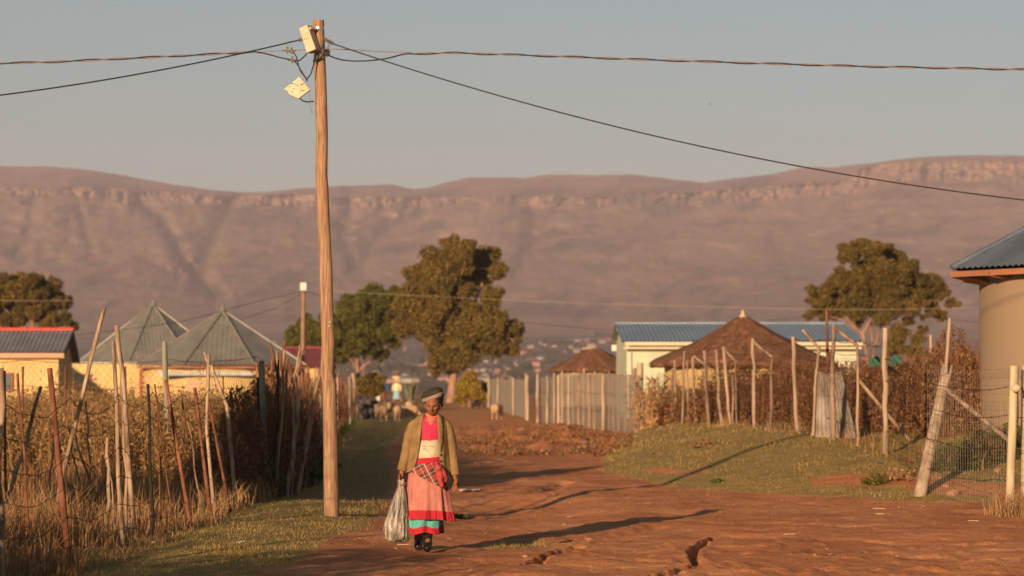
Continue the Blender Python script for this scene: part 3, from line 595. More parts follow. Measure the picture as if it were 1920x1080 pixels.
# maize patch
mz = P(1234, 815, 72)
def maize_plant():
    r = thing('dry_maize_plant', '', 'plant', (0,0,0), 0, 'dry maize stalks behind the fence corner'); mb = MB(); mb.tube([(0,0,-.1),(.02,0,.7),(.05,.02,1.45)], [.016,.013,.006], 5)
    mb.build('stalk', M['maize'], r); n = 16; t = np.linspace(.12, 1, n); C = np.stack([RNG.normal(size=n)*.08, RNG.normal(size=n)*.08, t*1.4], 1); L = leaves(np.repeat(C, 2, 0), .34, .14, .5)
    veg('leaves', [L], M['maize'], r); return r
mp0 = None
for i in range(30):
    px = random.uniform(1208, 1275) if i < 24 else random.uniform(1170, 1205); Y = random.uniform(72, 80); x = (px-960)/F*Y
    if mp0 is None: mp0 = o = maize_plant()
    else: o = copy_tree(mp0)
    o.location = (x, Y, Hs(x, Y)); o.rotation_euler.z = random.uniform(0, 6); o.scale = (1,1,random.uniform(.75,1.12)); o['label'] = 'one of the dry tan maize plants behind the fence corner left of the dense hedge'
# green shrubs at wall base, small tufts
GS = [(1852,41.2,.62,.55,'low dark green shrub at the foot of the plastered round wall'),(1815,40.6,.5,.5,'low green shrub right of the leaning concrete post'),(1880,41,.5,.5,'low green shrub behind the thick gate posts'),(1765,40.5,.5,.45,'low green shrub hiding the base of the fence just right of the leaning post'),(1905,41.3,.5,.5,'low green shrub in the gap between the two thick right posts')]
g0 = None
for i, (px, Y, w, h, lb) in enumerate(GS):
    x = (px-960)/F*Y
    if g0 is None: g0 = o = make_bush('green_shrub', lb, 'shrub', (0,0,0), (.5,.45,1.0), 2600, .07, M['greenleaf'], 'low green shrubs along the right wall', .4)
    else: o = copy_tree(g0)
    o['label'] = lb; o.location = (x, Y, Hs(x, Y)-.03); o.scale = (w/.5*.8, w/.5*.8, h); o.rotation_euler.z = i*1.3
TU = [(1318,838,.28,.16,'olive grass tuft on the bank below the hedge','weed'),(1690,900,.3,.2,'grass tuft near the red litter','straw'),(1642,908,.22,.16,'small green tuft on the eroded bank','pine'),(1345,905,.1,.06,'tiny tuft at the foot of the grass bank','greenleaf'),(858,972,.15,.05,'flat green patch of grass on the road right of the woman','greenleaf')]
for px, py, w, h, lb, mt in TU:
    g = G(px, py); make_bush('grass_tuft', lb, 'grass tuft', g, (w, w, h), 500, .05, M[mt], None, .6)
# dark scrub at the left verge
for px, Y, w, h, lb in [(468,38.5,.5,.55,'dark leafless bush left of the grey-green corner post'),(525,43,.6,.6,'dark straggly bush at the foot of the brushwood fence'),(575,50,.6,.5,'low dark bush left of the utility pole base'),(430,46,.8,.8,'dry olive bush inside the left field near the corner post')]:
    x = (px-960)/F*Y; make_bush('dark_bush', lb, 'bush', (x, Y, Hs(x, Y)), (w, w, h), 1500, .07, M['greenleaf'] if h < .7 else M['weed'], None, .7)
# shrubs added unseen off-frame, only to throw the corner shade
make_bush('shade_bush', 'added dense bush, unseen beyond the left edge, that casts the corner shade', 'bush', (-5.1, 17.0, 0), (1.5, 1.5, 2.0), 9000, .12, M['greenleaf'], None, .5)
make_bush('shade_bush', 'second added dense bush, unseen beyond the left edge, that casts the corner shade', 'bush', (-7.4, 18.0, 0), (1.6, 1.6, 1.9), 9000, .12, M['greenleaf'], None, .5)

fb0 = None
for i, (Y, h, dx, lb) in enumerate([(36.2,.85,-.35,'added low dark twiggy bush between the last rusty stakes, shading the verge'),(37.4,1.15,-.35,'added dark twiggy bush left of the stout corner post, shading the verge'),(38.7,1.5,-.3,'dark twiggy bush just behind the stout corner post'),(39.9,1.6,-.1,'dark twiggy bush right of the stout corner post'),(41.3,1.75,-.1,'dark brushy bush at the start of the brushwood fence'),(42.9,1.75,-.12,'dark brushy bush among the first brushwood sticks'),(44.8,1.65,-.12,'brushy bush below the reddish twig cluster'),(47,1.6,-.15,'brushy bush under the short leaning pole'),(49.6,1.6,-.15,'brushy bush under the long pale leaning pole')]):  # first two bushes are added to cast shade on the verge
    if fb0 is None: fb0 = o = make_bush('brushy_bush', lb, 'bush', (0,0,0), (.42,.75,1.0), 6500, .06, M['drybush'], 'brushy bushes woven into the brushwood fence', .35)
    else: o = copy_tree(fb0)
    o['label'] = lb; x = float(XFENCE(Y))+dx; o.location = (x, Y, Hs(x, Y)-.05); o.scale = (1,1,h); o.rotation_euler.z = .1*i

def straw_bits():
    B = scatter(2600, 560, 1920, 22.5, 60, lambda x, y: (grass_mask(x, y) < .3) & (RNG.random(len(x)) < .25+.75*sm((vnoise(x*1.1, y*.6, 33)-.5)/.2))); n = len(B)
    a = RNG.random(n)*6.283; l = (.012+.035*RNG.random(n)**2)[:, None]; d = np.stack([np.cos(a), np.sin(a), .25*RNG.normal(size=n)], 1)*l; s_ = np.stack([-np.sin(a), np.cos(a), 0*a+.8], 1)*.003
    B = B+np.array([0, 0, .006]); V = np.stack([B-d-s_, B+d-s_, B+d+s_, B-d+s_], 1).reshape(-1, 3); tag(veg('straw_litter', [(V, np.arange(4*n).reshape(n, 4))], M['straw']), kind='stuff')
straw_bits()
# ------------------------------------------------------------------ buildings
def plaster(name, c, var=.12, sc=1.2):
    a = tuple(x*(1-var) for x in c); b = tuple(min(1, x*(1+var)) for x in c)
    return pm(name, [(.35,a),(.5,c),(.68,b)], sc, .9, (1,1,1), .25, .01, 25, 6)
def tin(name, c, spots=(.16,.06,.03), metal=.35, rough=.45):
    m, nt, bs = nodes(name); v = coords(nt, (1,1,1), True); n1 = noise(nt, v, 1.3, 5); n2 = noise(nt, v, 5, 5, .7)
    a = ramp(nt, n1, [(.35,tuple(x*.82 for x in c)),(.65,tuple(min(1,x*1.12) for x in c))]); f = ramp(nt, n2, [(.66,(0,0,0)),(.76,(1,1,1))])
    nt.links.new(mixc(nt, mth(nt, 'MULTIPLY', f, .45), a, spots), bs.inputs['Base Color']); bs.inputs['Metallic'].default_value = metal; bs.inputs['Roughness'].default_value = rough; bump(nt, bs, n2, .15, .01); return m
M['yellow'] = plaster('yellow_plaster', (.50,.355,.155)); M['cream'] = plaster('cream_plaster', (.40,.35,.22)); M['palegreen'] = plaster('pale_green_plaster', (.40,.415,.30))
M['brownwall'] = plaster('tan_plaster', (.255,.182,.120), .06, .5); M['tin_grey'] = tin('grey_corrugated_tin', (.225,.21,.185)); M['tin_blue'] = tin('blue_corrugated_tin', (.21,.26,.32), (.2,.2,.2))
M['tin_dark'] = tin('slate_blue_corrugated_tin', (.11,.135,.172), (.17,.11,.07)); M['tin_old'] = tin('old_bluish_corrugated_tin', (.20,.20,.21), (.40,.16,.10)); M['redtin'] = tin('dark_red_roofing', (.20,.035,.028), (.12,.02,.02), .1)
M['redcap'] = pm('red_painted_ridge', [(.3,(.40,.045,.035)),(.7,(.55,.08,.06))], 5); M['fascia'] = pm('pinkish_fascia_board', [(.3,(.36,.20,.13)),(.7,(.50,.30,.20))], 5, stretch=(.2,1,1))
M['orange'] = pm('orange_painted_fascia', [(.3,(.21,.085,.045)),(.7,(.32,.13,.07))], 5, stretch=(.3,.3,1)); M['brownred'] = pm('brown_red_window_frame', [(.3,(.22,.05,.03)),(.7,(.34,.09,.05))], 5)
M['white'] = pm('white_painted_wood', [(.3,(.48,.45,.38)),(.7,(.58,.55,.48))], 5); M['glass'] = pm('dark_window_glass', [(.3,(.03,.035,.04)),(.7,(.09,.09,.09))], 3, .15, bmp=0, spec=.6)
M['creamboard'] = pm('cream_fascia_board', [(.3,(.44,.38,.25)),(.7,(.55,.48,.33))], 4, stretch=(.2,.2,1)); M['greybeam'] = pm('blue_grey_gutter', [(.3,(.26,.28,.28)),(.7,(.42,.42,.40))], 3, .5)
M['thatch'] = pm('brown_thatch', [(.3,(.080,.034,.018)),(.5,(.155,.068,.034)),(.72,(.26,.125,.062))], 5, .95, (1,1,.25), .9, .05, 22); M['cement'] = pm('pale_cement_cap', [(.3,(.36,.26,.17)),(.7,(.52,.40,.27))], 6)
M['darkwood'] = pm('dark_roof_timber', [(.3,(.03,.018,.012)),(.7,(.07,.04,.025))], 6)
def facet(mb, A, B, T, pitch, amp, t0=0.0):
    """corrugated triangular facet A-B (eave) to apex T; t0>0 cuts the very tip"""
    A, B, T = Vector(A), Vector(B), Vector(T); M_ = (A+B)/2; e = (B-A); L = e.length; eh = e.normalized(); up = (T-M_); n = eh.cross(up).normalized()
    if n.z < 0: n = -n
    k = max(4, int(L/pitch*4)); vs = []; fs = []; rows = 6
    for i in range(k+1):
        u = i/k; off = n*amp*math.sin(2*math.pi*u*L/pitch); top = 1-abs(2*u-1)
        for j in range(rows+1):
            vs.append(A+e*u + up*(top*j/rows) + off)
    for i in range(k):
        for j in range(rows):
            a = i*(rows+1)+j; fs.append((a, a+rows+1, a+rows+2, a+1))
    mb.add(vs, fs, True)
def sheet(mb, A, B, C, D_, pitch, amp, th=.02):
    """corrugated quad: A-B along the ridges' repeat direction, A->D up slope"""
    A, B, C, D_ = map(Vector, (A, B, C, D_)); L = (B-A).length; n = (B-A).cross(D_-A).normalized(); k = max(4, int(L/pitch*6)); vs = []; fs = []
    for i in range(k+1):
        u = i/k; off = n*amp*math.sin(2*math.pi*u*L/pitch); vs += [A.lerp(B, u)+off, D_.lerp(C, u)+off]
    for i in range(k): fs.append((2*i, 2*i+2, 2*i+3, 2*i+1))
    mb.add(vs, fs, True)
def poly_roof(root, c, Rr, ze, za, n, rot, mat, pitch, amp, cap=True, fascia=None, seams=True):
    rf = MB(); vv = [Vector((c[0]+Rr*math.cos(rot+2*math.pi*i/n), c[1]+Rr*math.sin(rot+2*math.pi*i/n), ze)) for i in range(n)]; T = Vector((c[0], c[1], za))
    for i in range(n): facet(rf, vv[i], vv[(i+1) % n], T, pitch, amp)
    o = rf.build('roof', mat, root)
    hp = MB()
    for v in vv: hp.tube([v+Vector((0,0,.015)), T+Vector((0,0,.03))], [.055, .05], 6)
    hp.build('ridge_cap', mat, o)
    if cap: MB().loft([(c[0],c[1],za-.12,.24,.24),(c[0],c[1],za+.06,.10,.10),(c[0],c[1],za+.22,.05,.05)], 12, capt=True).build('roof_finial', mat, o)
    ud = MB(); ud.add([v*1+Vector((0,0,-.045)) for v in vv], [tuple(range(n-1, -1, -1))]); ud.build('soffit', M['darkwood'], root)
    if fascia:
        fb = MB()
        for i in range(n):
            a, b = vv[i], vv[(i+1) % n]; m_ = (a+b)/2; an = math.atan2(b.y-a.y, b.x-a.x); fb.box((m_.x, m_.y, ze-.095), ((b-a).length-.02, .03, .09), an)
        fb.build('fascia', fascia, root)
    return o
def window(root, c, w, h, frame, face=0, t=.05):
    """face: rotation about z of the outward normal -y"""
    r = thing_part('window', root, c, face); f = MB()
    for x in (-w/2, w/2): f.box((x, -.02, 0), (t, .05, h+t))
    for z in (-h/2, h/2): f.box((0, -.025, z), (w-t-.002, .05, t))
    f.box((0, -.018, 0), (t*.6, .03, h-t)); f.build('frame', frame, r); MB().box((0, .0, 0), (w-t, .012, h-t)).build('pane', M['glass'], r)
def thing_part(name, root, c, rz):
    o = bpy.data.objects.new(name, None); COL.objects.link(o); o.parent = root; o.location = c; o.rotation_euler = (0,0,rz); return o
def rondavel(label, px, Y, r_wall, Rr, ze, za, n, rot, wallmat, roofmat, pitch=.15, amp=.02, fascia=None, x=None, cap=True, name='round_house'):
    x = (px-960)/F*Y if x is None else x; z0 = Hs(x, Y)
    root = thing(name, label, 'house', (x, Y, z0)); MB().loft([(0,0,-.4,r_wall,r_wall),(0,0,ze-z0-.05,r_wall,r_wall)], 56).build('wall', wallmat, root)
    poly_roof(root, (0,0), Rr, ze-z0, za-z0, n, rot, roofmat, pitch, amp, cap, fascia); return root
# right foreground round house
xr = 11.0; rh = rondavel('large tan plastered round house with slate-blue tin roof at the right edge', 0, 46, 3.4, 4.0, 3.37, 5.42, 8, R(187.5), M['brownwall'], M['tin_dark'], .14, .017, M['orange'], x=xr, cap=False)
zb = rh.location.z
for i in range(8):
    br = MB(); a = R(187.5+45*i); br.tube([(3.92*math.cos(a), 3.92*math.sin(a), 3.37-zb-.11), (3.3*math.cos(a), 3.3*math.sin(a), 3.37-zb-.25)], .05, 5)
    br.build('rafter', M['orange'], rh); br = MB(); a += R(14); br.tube([(3.8*math.cos(a), 3.8*math.sin(a), 3.37-zb-.12), (3.3*math.cos(a), 3.3*math.sin(a), 3.37-zb-.2)], .035, 5); br.build('rafter', M['orange'], rh)
aw = math.atan2(-3.1, -1.55); window(rh, (3.4*math.cos(R(218)), 3.4*math.sin(R(218)), 1.95), .9, .75, M['white'], R(218+90), .06)
# left yellow houses
h3 = rondavel('yellow round house with faceted grey tin roof, nearer of the two grey roofs', 418, 120, 3.35, 3.8, 2.1, 4.4, 8, R(-19), M['yellow'], M['tin_grey'], .2, .013, M['orange'])
g = MB(); g.box((0, 0, 0), (3.9, .10, .16)); gb = g.build('gutter', M['greybeam'], h3); gb.location = (-.35, -3.62, 1.75)
h2 = rondavel('yellow house with faceted grey tin roof, farther of the two grey roofs', 287, 145, 3.5, 3.95, 2.38, 5.3, 8, R(-10), M['yellow'], M['tin_grey'], .2, .013, None)
z2 = h2.location.z
MB().box((-1.3, -3.75, 1.0), (4.4, .5, 2.55)).build('porch_wall', M['yellow'], h2)
MB().box((-1.3, -3.72, 2.33), (4.6, .75, .06)).build('porch_roof', M['tin_grey'], h2)
dr = MB(); dr.box((0,0,0), (.42,.08,2.0)); dr.build('door', M['brownred'], h2).location = (.05, -4.03, 1.0)
window(h2, (-2.95, -4.02, 1.35), .8, .8, M['brownred'])
def block(name, label, X0, X1, Yf, Yr, Yb, zf, zr, zb_, wall, roof, pitch=.2, amp=.02, over=.25, fascia=None, ends=.3, cap=None):
    z0 = Hs((X0+X1)/2, Yf); root = thing(name, label, 'house', ((X0+X1)/2, Yf, z0)); w = X1-X0; hw = w/2
    wf, wb = over, (Yb-Yf)-over; yr = Yr-Yf
    def zz(y): return (zf+(zr-zf)*y/yr if y < yr else zr+(zb_-zr)*(y-yr)/((Yb-Yf)-yr))-z0
    wm = MB(); a = hw-ends
    pts = [(wf, -.4), (wb, -.4), (wb, zz(wb)-.06), (yr, zr-z0-.06), (wf, zz(wf)-.06)]
    L = [(-a, y, z) for y, z in pts]; Rr_ = [(a, y, z) for y, z in pts]; wm.add(L+Rr_, [(0,1,2,3,4), (9,8,7,6,5)]+[(i, (i+1) % 5+0, (i+1) % 5+5, i+5) for i in range(5)])
    wm.build('wall', wall, root)
    rf = MB(); sheet(rf, (-hw,0,zf-z0), (hw,0,zf-z0), (hw,yr,zr-z0), (-hw,yr,zr-z0), pitch, amp); sheet(rf, (hw,Yb-Yf,zb_-z0), (-hw,Yb-Yf,zb_-z0), (-hw,yr,zr-z0), (hw,yr,zr-z0), pitch, amp)
    rf.add([(-hw+.01,.02,zf-z0-.05),(hw-.01,.02,zf-z0-.05),(hw-.01,yr,zr-z0-.05),(-hw+.01,yr,zr-z0-.05),(-hw+.01,Yb-Yf-.02,zb_-z0-.05),(hw-.01,Yb-Yf-.02,zb_-z0-.05)], [(0,3,2,1),(3,4,5,2)])
    ro = rf.build('roof', roof, root)
    rc = MB(); rc.tube([(-hw,yr,zr-z0+.01),(hw,yr,zr-z0+.01)], .07, 8); rc.build('ridge_cap', cap or roof, ro)
    if fascia: MB().box((0, .0, zf-z0-.13), (w-.02, .04, .17)).build('fascia', fascia, root)
    return root, z0
h1, z1 = block('yellow_shed', 'yellow shed with old tin roof and red ridge at the left edge', -25.5, -15.8, 100.4, 102.5, 104.1, 2.5, 3.32, 2.18, M['yellow'], M['tin_old'], .16, .02, .3, M['fascia'], .25, M['redcap'])
window(h1, (2.55, .27, 1.45), .86, .62, M['brownred'])
for sx in (4.84,): 
    vb = MB(); vb.add([(sx,.0,2.5-z1-.2),(sx,2.1,3.3-z1-.2),(sx,3.7,2.18-z1-.2),(sx,3.7,2.18-z1),(sx,2.1,3.3-z1),(sx,0,2.5-z1)], [(0,1,4,5),(1,2,3,4)]); vb.build('verge_board', M['darkwood'], h1)
block('red_roofed_house', 'low house with dark red roof just left of the utility pole', -18.5, -11.6, 175, 179, 183, 2.2, 3.43, 2.2, M['yellow'], M['redtin'])
hb, zbb = block('blue_roofed_house', 'long pale green house with blue corrugated roof behind the thatched hut', 4.23, 13.6, 110, 116.7, 122, 3.0, 3.80, 3.0, M['palegreen'], M['tin_blue'], .17, .02, .45, None, .22)
hx = (4.23+13.6)/2; MB().box((0.05, .0, 2.9-zbb), (9.2, .05, .13)).build('fascia', M['creamboard'], hb); MB().tube([(-4.6,.02,2.73-zbb),(4.6,.02,2.73-zbb)], .05, 8).build('gutter', M['creamboard'], hb)
MB().box((-4.52, 11.7, 2.85-zbb), (.26, .5, .26)).build('eave_box', M['white'], hb); MB().box((-4.55, 7.0, 3.66-zbb), (.12, .3, .26)).build('ridge_end_cap', M['creamboard'], hb)
cp = MB(); cp.box((-4.44, 5.6, 1.3), (.04, 10.2, 2.7)); cp.build('end_wall', M['cream'], hb)
MB().box((-4.40, .43, 1.2), (.12,.12,2.7)).build('corner_post', M['creamboard'], hb); MB().tube([(-4.32,.36,0),(-4.32,.36,2.6)], .035, 8).build('downpipe', M['white'], hb)
window(hb, (3.75, .42, 1.75), .6, .6, M['white']); window(hb, (-2.2, .42, 1.45), 1.1, .9, M['white'])
# thatched huts
def hut(label, px, Y, rw, Rr, ze, za, wall, prof, cap=True):
    x = (px-960)/F*Y; z0 = Hs(x, Y); root = thing('thatched_hut', label, 'hut', (x, Y, z0)); MB().loft([(0,0,-.3,rw,rw),(0,0,ze-z0+.2,rw,rw)], 40).build('wall', wall, root)
    rings = [(0,0,ze-z0-.02,Rr-.25,Rr-.25),(0,0,ze-z0-.06,Rr-.04,Rr-.04),(0,0,ze-z0+.03,Rr,Rr)]+[(0,0,ze-z0+(za-ze)*t,Rr*r,Rr*r) for t, r in prof]
    mb = MB(); mb.loft(rings, 110, fn=lambda a, i, t: (1+.06*(vnoise(a*6, i*.9, 3)-.5)+.008*math.sin(a*40), .03*math.sin(a*9+i) if i > 2 else .05*(vnoise(a*14, 1, 8)-.5)+.02*math.sin(a*23)), capt=True); ro = mb.build('roof', M['thatch'], root)
    n = 5000; a = RNG.random(n)*6.283; t = RNG.random(n)**.7; pr = np.array([(0.02,1.0)]+list(prof)); rr = np.interp(t, pr[:,0], pr[:,1])*Rr+.02
    C = np.stack([rr*np.sin(a), -rr*np.cos(a), ze-z0+(za-ze)*t], 1); n3 = np.stack([np.sin(a), -np.cos(a), 0*a+.8], 1)
    # short straws lying down the slope
    dn = np.stack([np.sin(a)*.85, -np.cos(a)*.85, -.6+0*a], 1)*(.15+.18*RNG.random(n))[:,None]; sd = np.stack([np.cos(a), np.sin(a), 0*a], 1)*.012
    V = np.stack([C-sd, C+sd, C+dn+.03*RNG.normal(size=(n,3))*.6+n3*.012], 1).reshape(-1, 3); veg('straw', [(V, np.arange(3*n).reshape(n, 3))], M['thatchstraw'], ro)
    if cap: MB().loft([(0,0,za-z0-.2,.30,.30),(0,0,za-z0-.05,.17,.17),(0,0,za-z0+.06,.07,.07),(0,0,za-z0+.2,.025,.025)], 16, capt=True).build('roof_cap', M['cement'], ro)
    return root
M['thatchstraw'] = leafmat('thatch_straw', [(.2,(.09,.038,.018)),(.5,(.18,.082,.04)),(.9,(.30,.15,.075))], .1, .9, .4)
hut('brown thatched round hut with pale cement cap in front of the blue roof', 1393, 85, 2.35, 2.8, 1.97, 3.42, M['yellow'], [(.06,.99),(.12,.93),(.3,.72),(.5,.50),(.7,.305),(.88,.15),(.98,.05)])
hut('low dark thatched hut left of the blue-roofed house', 1113, 160, 2.1, 2.65, 1.95, 3.2, M['brownwall'], [(.1,.93),(.3,.74),(.5,.55),(.7,.38),(.86,.25),(.96,.12)], False)
MB_ = MB().loft([(0,0,0,.5,.45),(0,0,.10,.3,.3)], 14, capt=True, capb=True); oc = MB_.build('roof_patch', M['cement']); 
hh = [o for o in COL.objects if o.get('label','').startswith('low dark thatched')][0]; oc.parent = hh; oc.location = (-.3, 0, 1.95-hh.location.z+.95+.25)
# huts added unseen off-frame, built only to cast shade into view
def shade_hut(label, x, y, rw, Rr, ze, za): rondavel(label, 0, y, rw, Rr, ze, za, 8, R(10), M['brownwall'], M['tin_grey'], .3, .02, None, x=x)
shade_hut('added steep-roofed round hut, unseen beyond the left edge, that shades the verge', -8.2, 27.2, 1.6, 1.95, 2.15, 4.55)
shade_hut('added far round hut, unseen beyond the left edge, that shades the yellow porch', -27.2, 128, 2.4, 3.1, 2.5, 4.6)
# distant village
VM = [plaster('far_cream_wall', (.36,.29,.21)), plaster('far_orange_wall', (.40,.22,.13)), plaster('far_white_wall', (.42,.38,.33)), plaster('far_pink_wall', (.34,.20,.15))]
def far_house(k):
    r = thing('village_house', '', 'house', (0,0,0)); w, d, h = 7, 6, 2.9
    MB().box((0, 0, h/2-.5), (w, d, h+1)).build('wall', VM[k], r)
    rf = MB(); rf.add([(-w/2-.4,-d/2-.5,h),(w/2+.4,-d/2-.5,h),(w/2+.4,0,h+1.5),(-w/2-.4,0,h+1.5),(-w/2-.4,d/2+.5,h),(w/2+.4,d/2+.5,h)], [(0,1,2,3),(3,2,5,4)]); rf.build('roof', [M['tin_grey'], M['redtin'], M['tin_old'], M['tin_grey']][k], r)
    wn = MB(); wn.box((-1.8,-d/2-.02,1.6), (1.0,.06,1.0)); wn.build('window', M['glass'], r); wn = MB(); wn.box((1.2,-d/2-.02,1.0), (1.0,.06,2.0)); wn.build('door', M['brownred'], r); return r
fh = [None]*4; VL = ['tiny cream-walled house of the hazy village below the mountains','tiny orange-walled red-roofed house of the hazy village below the mountains','tiny white-walled house of the hazy village below the mountains','tiny pinkish-walled house of the hazy village below the mountains']
FV = [(1085,640),(1100,638),(1088,645),(1068,650),(1112,650),(1040,648),(1018,645),(995,650),(985,662),(1000,668),(1062,660),(1082,658),(1130,640),(1140,636),(980,690),(1000,680),(1020,676),(1010,694),(960,648),(520,660),(500,655),(488,650),(510,645),(530,668),(1838,690),(1829,700),(728,642),(745,636),(735,650),(720,655)]
rr_ = random.Random(5)
for i in range(62): FV.append((rr_.uniform(680, 960), rr_.uniform(690, 716)))
for i in range(26): FV.append((rr_.uniform(480, 1150), rr_.uniform(648, 690)))
for i in range(10): FV.append((rr_.uniform(1000, 1800), rr_.uniform(640, 700)))
for i, (px, py) in enumerate(FV):
    k = rr_.choice([0,0,1,2,3]); g = G(px, py+3)
    if fh[k] is None: fh[k] = o = far_house(k)
    else: o = copy_tree(fh[k])
    o.location = g; o.rotation_euler.z = rr_.uniform(-.6, .6); s = rr_.uniform(.7, 1.25)*(.5 if py > 688 else 1); o.scale = (s, s, s); o['label'] = VL[k]; o['group'] = VL[k].replace('tiny ', '').replace(' house', ' houses')
# distant trees
def far_tree():
    r = thing('village_tree', '', 'tree', (0,0,0)); MB().tube([(0,0,-.5),(0,0,4)], [.35,.2], 6).build('trunk', M['bark'], r)
    C = []; 
    for i in range(9):
        c = np.array([random.uniform(-3.6,3.6), random.uniform(-3,3), random.uniform(3,6.5)]); C.append(c+rnd_dirs(110)*(1.9*(1-.4*RNG.random((110,1)))))
    veg('crown', [leaves(np.concatenate(C), 1.0, .6, 0)], M['fartree'], r); return r
M['fartree'] = leafmat('far_tree_leaf', [(.2,(.05,.055,.04)),(.8,(.11,.11,.075))], .1, .9, .1)
ft = None
FT = [(1035,645,1.6),(1030,648,1.6),(1045,650,1.5),(1008,655,1),(1130,634,1.3),(1122,634,1.4),(1140,632,1.2),(1020,662,1),(1060,656,.9),(1005,676,1.2),(1048,668,1)]
for i in range(95): FT.append((rr_.uniform(470, 1200), rr_.uniform(652, 712), rr_.uniform(.6, 1.3)))
for i in range(45): FT.append((rr_.uniform(600, 960), rr_.uniform(655, 692), rr_.uniform(.9, 1.6)))
for i in range(22): FT.append((rr_.uniform(1750, 1850), rr_.uniform(640, 712), rr_.uniform(.8, 1.5)))
for px, py, s in FT:
    g = G(px, py+2)
    if ft is None: ft = o = far_tree()
    else: o = copy_tree(ft)
    o.location = g; o.rotation_euler.z = rr_.uniform(0, 6); o.scale = (s, s, s*.8); o['label'] = 'one of the dark bluish trees dotting the hazy village slope'; o['group'] = 'trees dotting the far village slope'
# ------------------------------------------------------------------ fences
def post(root, name, base, top, D, w, mat, dtop=0, bend=0, label=None, taper=.85, n=8, jag=.18, mids=None):
    """post from pixel base to pixel top; root at origin"""
    b = P(base[0], base[1], D); t = P(top[0], top[1], D+dtop); b.z -= 0
    g = Hs(b.x, b.y); ax = (t-b).normalized()
    if ax.z > .2 and -.1 < b.z-g < .45: b = b-ax*max(.12, (b.z-g)+.12)
    k = 7; pts = []
    for i in range(k+1):
        q = b.lerp(t, i/k); q += Vector((random.gauss(0,1)*w*D/F*.16*bend + math.sin(i*1.1+b.x*7)*bend*.012, random.gauss(0,1)*.006*bend, 0)) if 0 < i < k else Vector()
        pts.append(q)
    if mids: pts = [b]+[P(x, y, D) for x, y in mids]+[t]
    r = w*D/F/2; o_ = pts[0].copy(); mb = MB(); m = len(pts)-1
    mb.tube([p-o_ for p in pts], [r*(1-(1-taper)*i/m)*random.uniform(.93,1.07) for i in range(m+1)], n, jag=jag, smooth=True)
    o = mb.build(name, mat, root, label); o.location = o_; return o
def strand(pts, r, barb=0, n=3):
    """wire along polyline with small random kinks"""
    mb = MB(); mb.tube(pts, r, n, cap=False)
    if barb:
        L = 0
        for a, b in zip(pts[:-1], pts[1:]):
            a, b = Vector(a), Vector(b); k = max(1, int((b-a).length/barb))
            for i in range(k):
                q = a.lerp(b, (i+.5)/k); e = Vector((random.uniform(-1,1), random.uniform(-1,1), random.uniform(-1,1))).normalized()*.022; mb.tube([q-e, q+e], r*.8, 3, cap=False)
    return mb
def line_pts(xy, h, step, sag, jit, hz=0):
    out = []
    for (a, b) in zip(xy[:-1], xy[1:]):
        L = math.hypot(b[0]-a[0], b[1]-a[1]); k = max(2, int(L/step))
        for i in range(k):
            t = i/k; x = a[0]+(b[0]-a[0])*t; y = a[1]+(b[1]-a[1])*t
            out.append([x+random.gauss(0, jit), y, h-sag*math.sin(math.pi*t)+random.gauss(0, jit)])
    out.append([xy[-1][0], xy[-1][1], h]); A = np.array(out); A[:, 2] += H(A[:, 0], A[:, 1])*(1-hz); return [tuple(v) for v in A]
def net(xy, h0, h1, cell, r, vert=False, wob=0):
    """diamond (or square) wire netting following a ground polyline"""
    xy = np.array(xy, float); seg = np.hypot(*(xy[1:]-xy[:-1]).T); s = np.concatenate([[0], np.cumsum(seg)]); L = s[-1]
    V = []; Fc = []
    def at(u, h):
        u = np.clip(u, 0, L); x = np.interp(u, s, xy[:, 0]); y = np.interp(u, s, xy[:, 1])
        return np.stack([x+wob*fbm(u*1.3, h*1.5, 2, 3), y+wob*fbm(u*1.1+9, h*1.2, 2, 4), H(x, y)+h+wob*.5*fbm(u*2, h*2, 2, 5)], -1)
    def wires(U, Hh):
        nonlocal V, Fc
        n, m = U.shape; Pp = at(U.ravel(), Hh.ravel()).reshape(n, m, 3)
        offs = np.array([[r, 0, r*.5], [-r, 0, r*.5], [0, 0, -r]]); Q = (Pp[:, :, None, :]+offs[None, None]); b = sum(len(v) for v in V)
        idx = (np.arange(n*m*3)+b).reshape(n, m, 3)
        for k in range(3):
            k2 = (k+1) % 3; Fc.append(np.stack([idx[:, :-1, k], idx[:, :-1, k2], idx[:, 1:, k2], idx[:, 1:, k]], -1).reshape(-1, 4))
        V.append(Q.reshape(-1, 3))
    hh = h1-h0; K = 5; t = np.linspace(0, 1, K)
    if vert:
        n = int(L/cell); u = (np.arange(n)*cell)[:, None]+0*t; wires(u, h0+hh*t[None]+0*u)
        k = int(hh/cell)+1; m = max(2, int(L/.6)); u = np.tile(np.linspace(0, L, m), (k, 1)); wires(u, (h0+np.arange(k)*cell)[:, None]+0*u)
    else:
        n = int((L+hh)/cell)
        for sgn in (1, -1):
            u0 = np.arange(n)*cell-(hh if sgn > 0 else 0); u = u0[:, None]+sgn*hh*t[None]; a = (u < -.01) | (u > L+.01); ok = ~a.any(1); wires(u[ok], h0+hh*t[None]+0*u[ok])
        m = max(2, int(L/.5)); u = np.tile(np.linspace(0, L, m), (2, 1)); wires(u, np.array([[h0], [h1]])+0*u)
    return np.concatenate(V), [np.concatenate(Fc)]
def netobj(root, xy, h0, h1, cell, r, mat, vert=False, wob=0, name='wire_mesh', label=None):
    V, f = net(xy, h0, h1, cell, r, vert, wob); return link(name, np_mesh(name, V, f), mat, root, label)
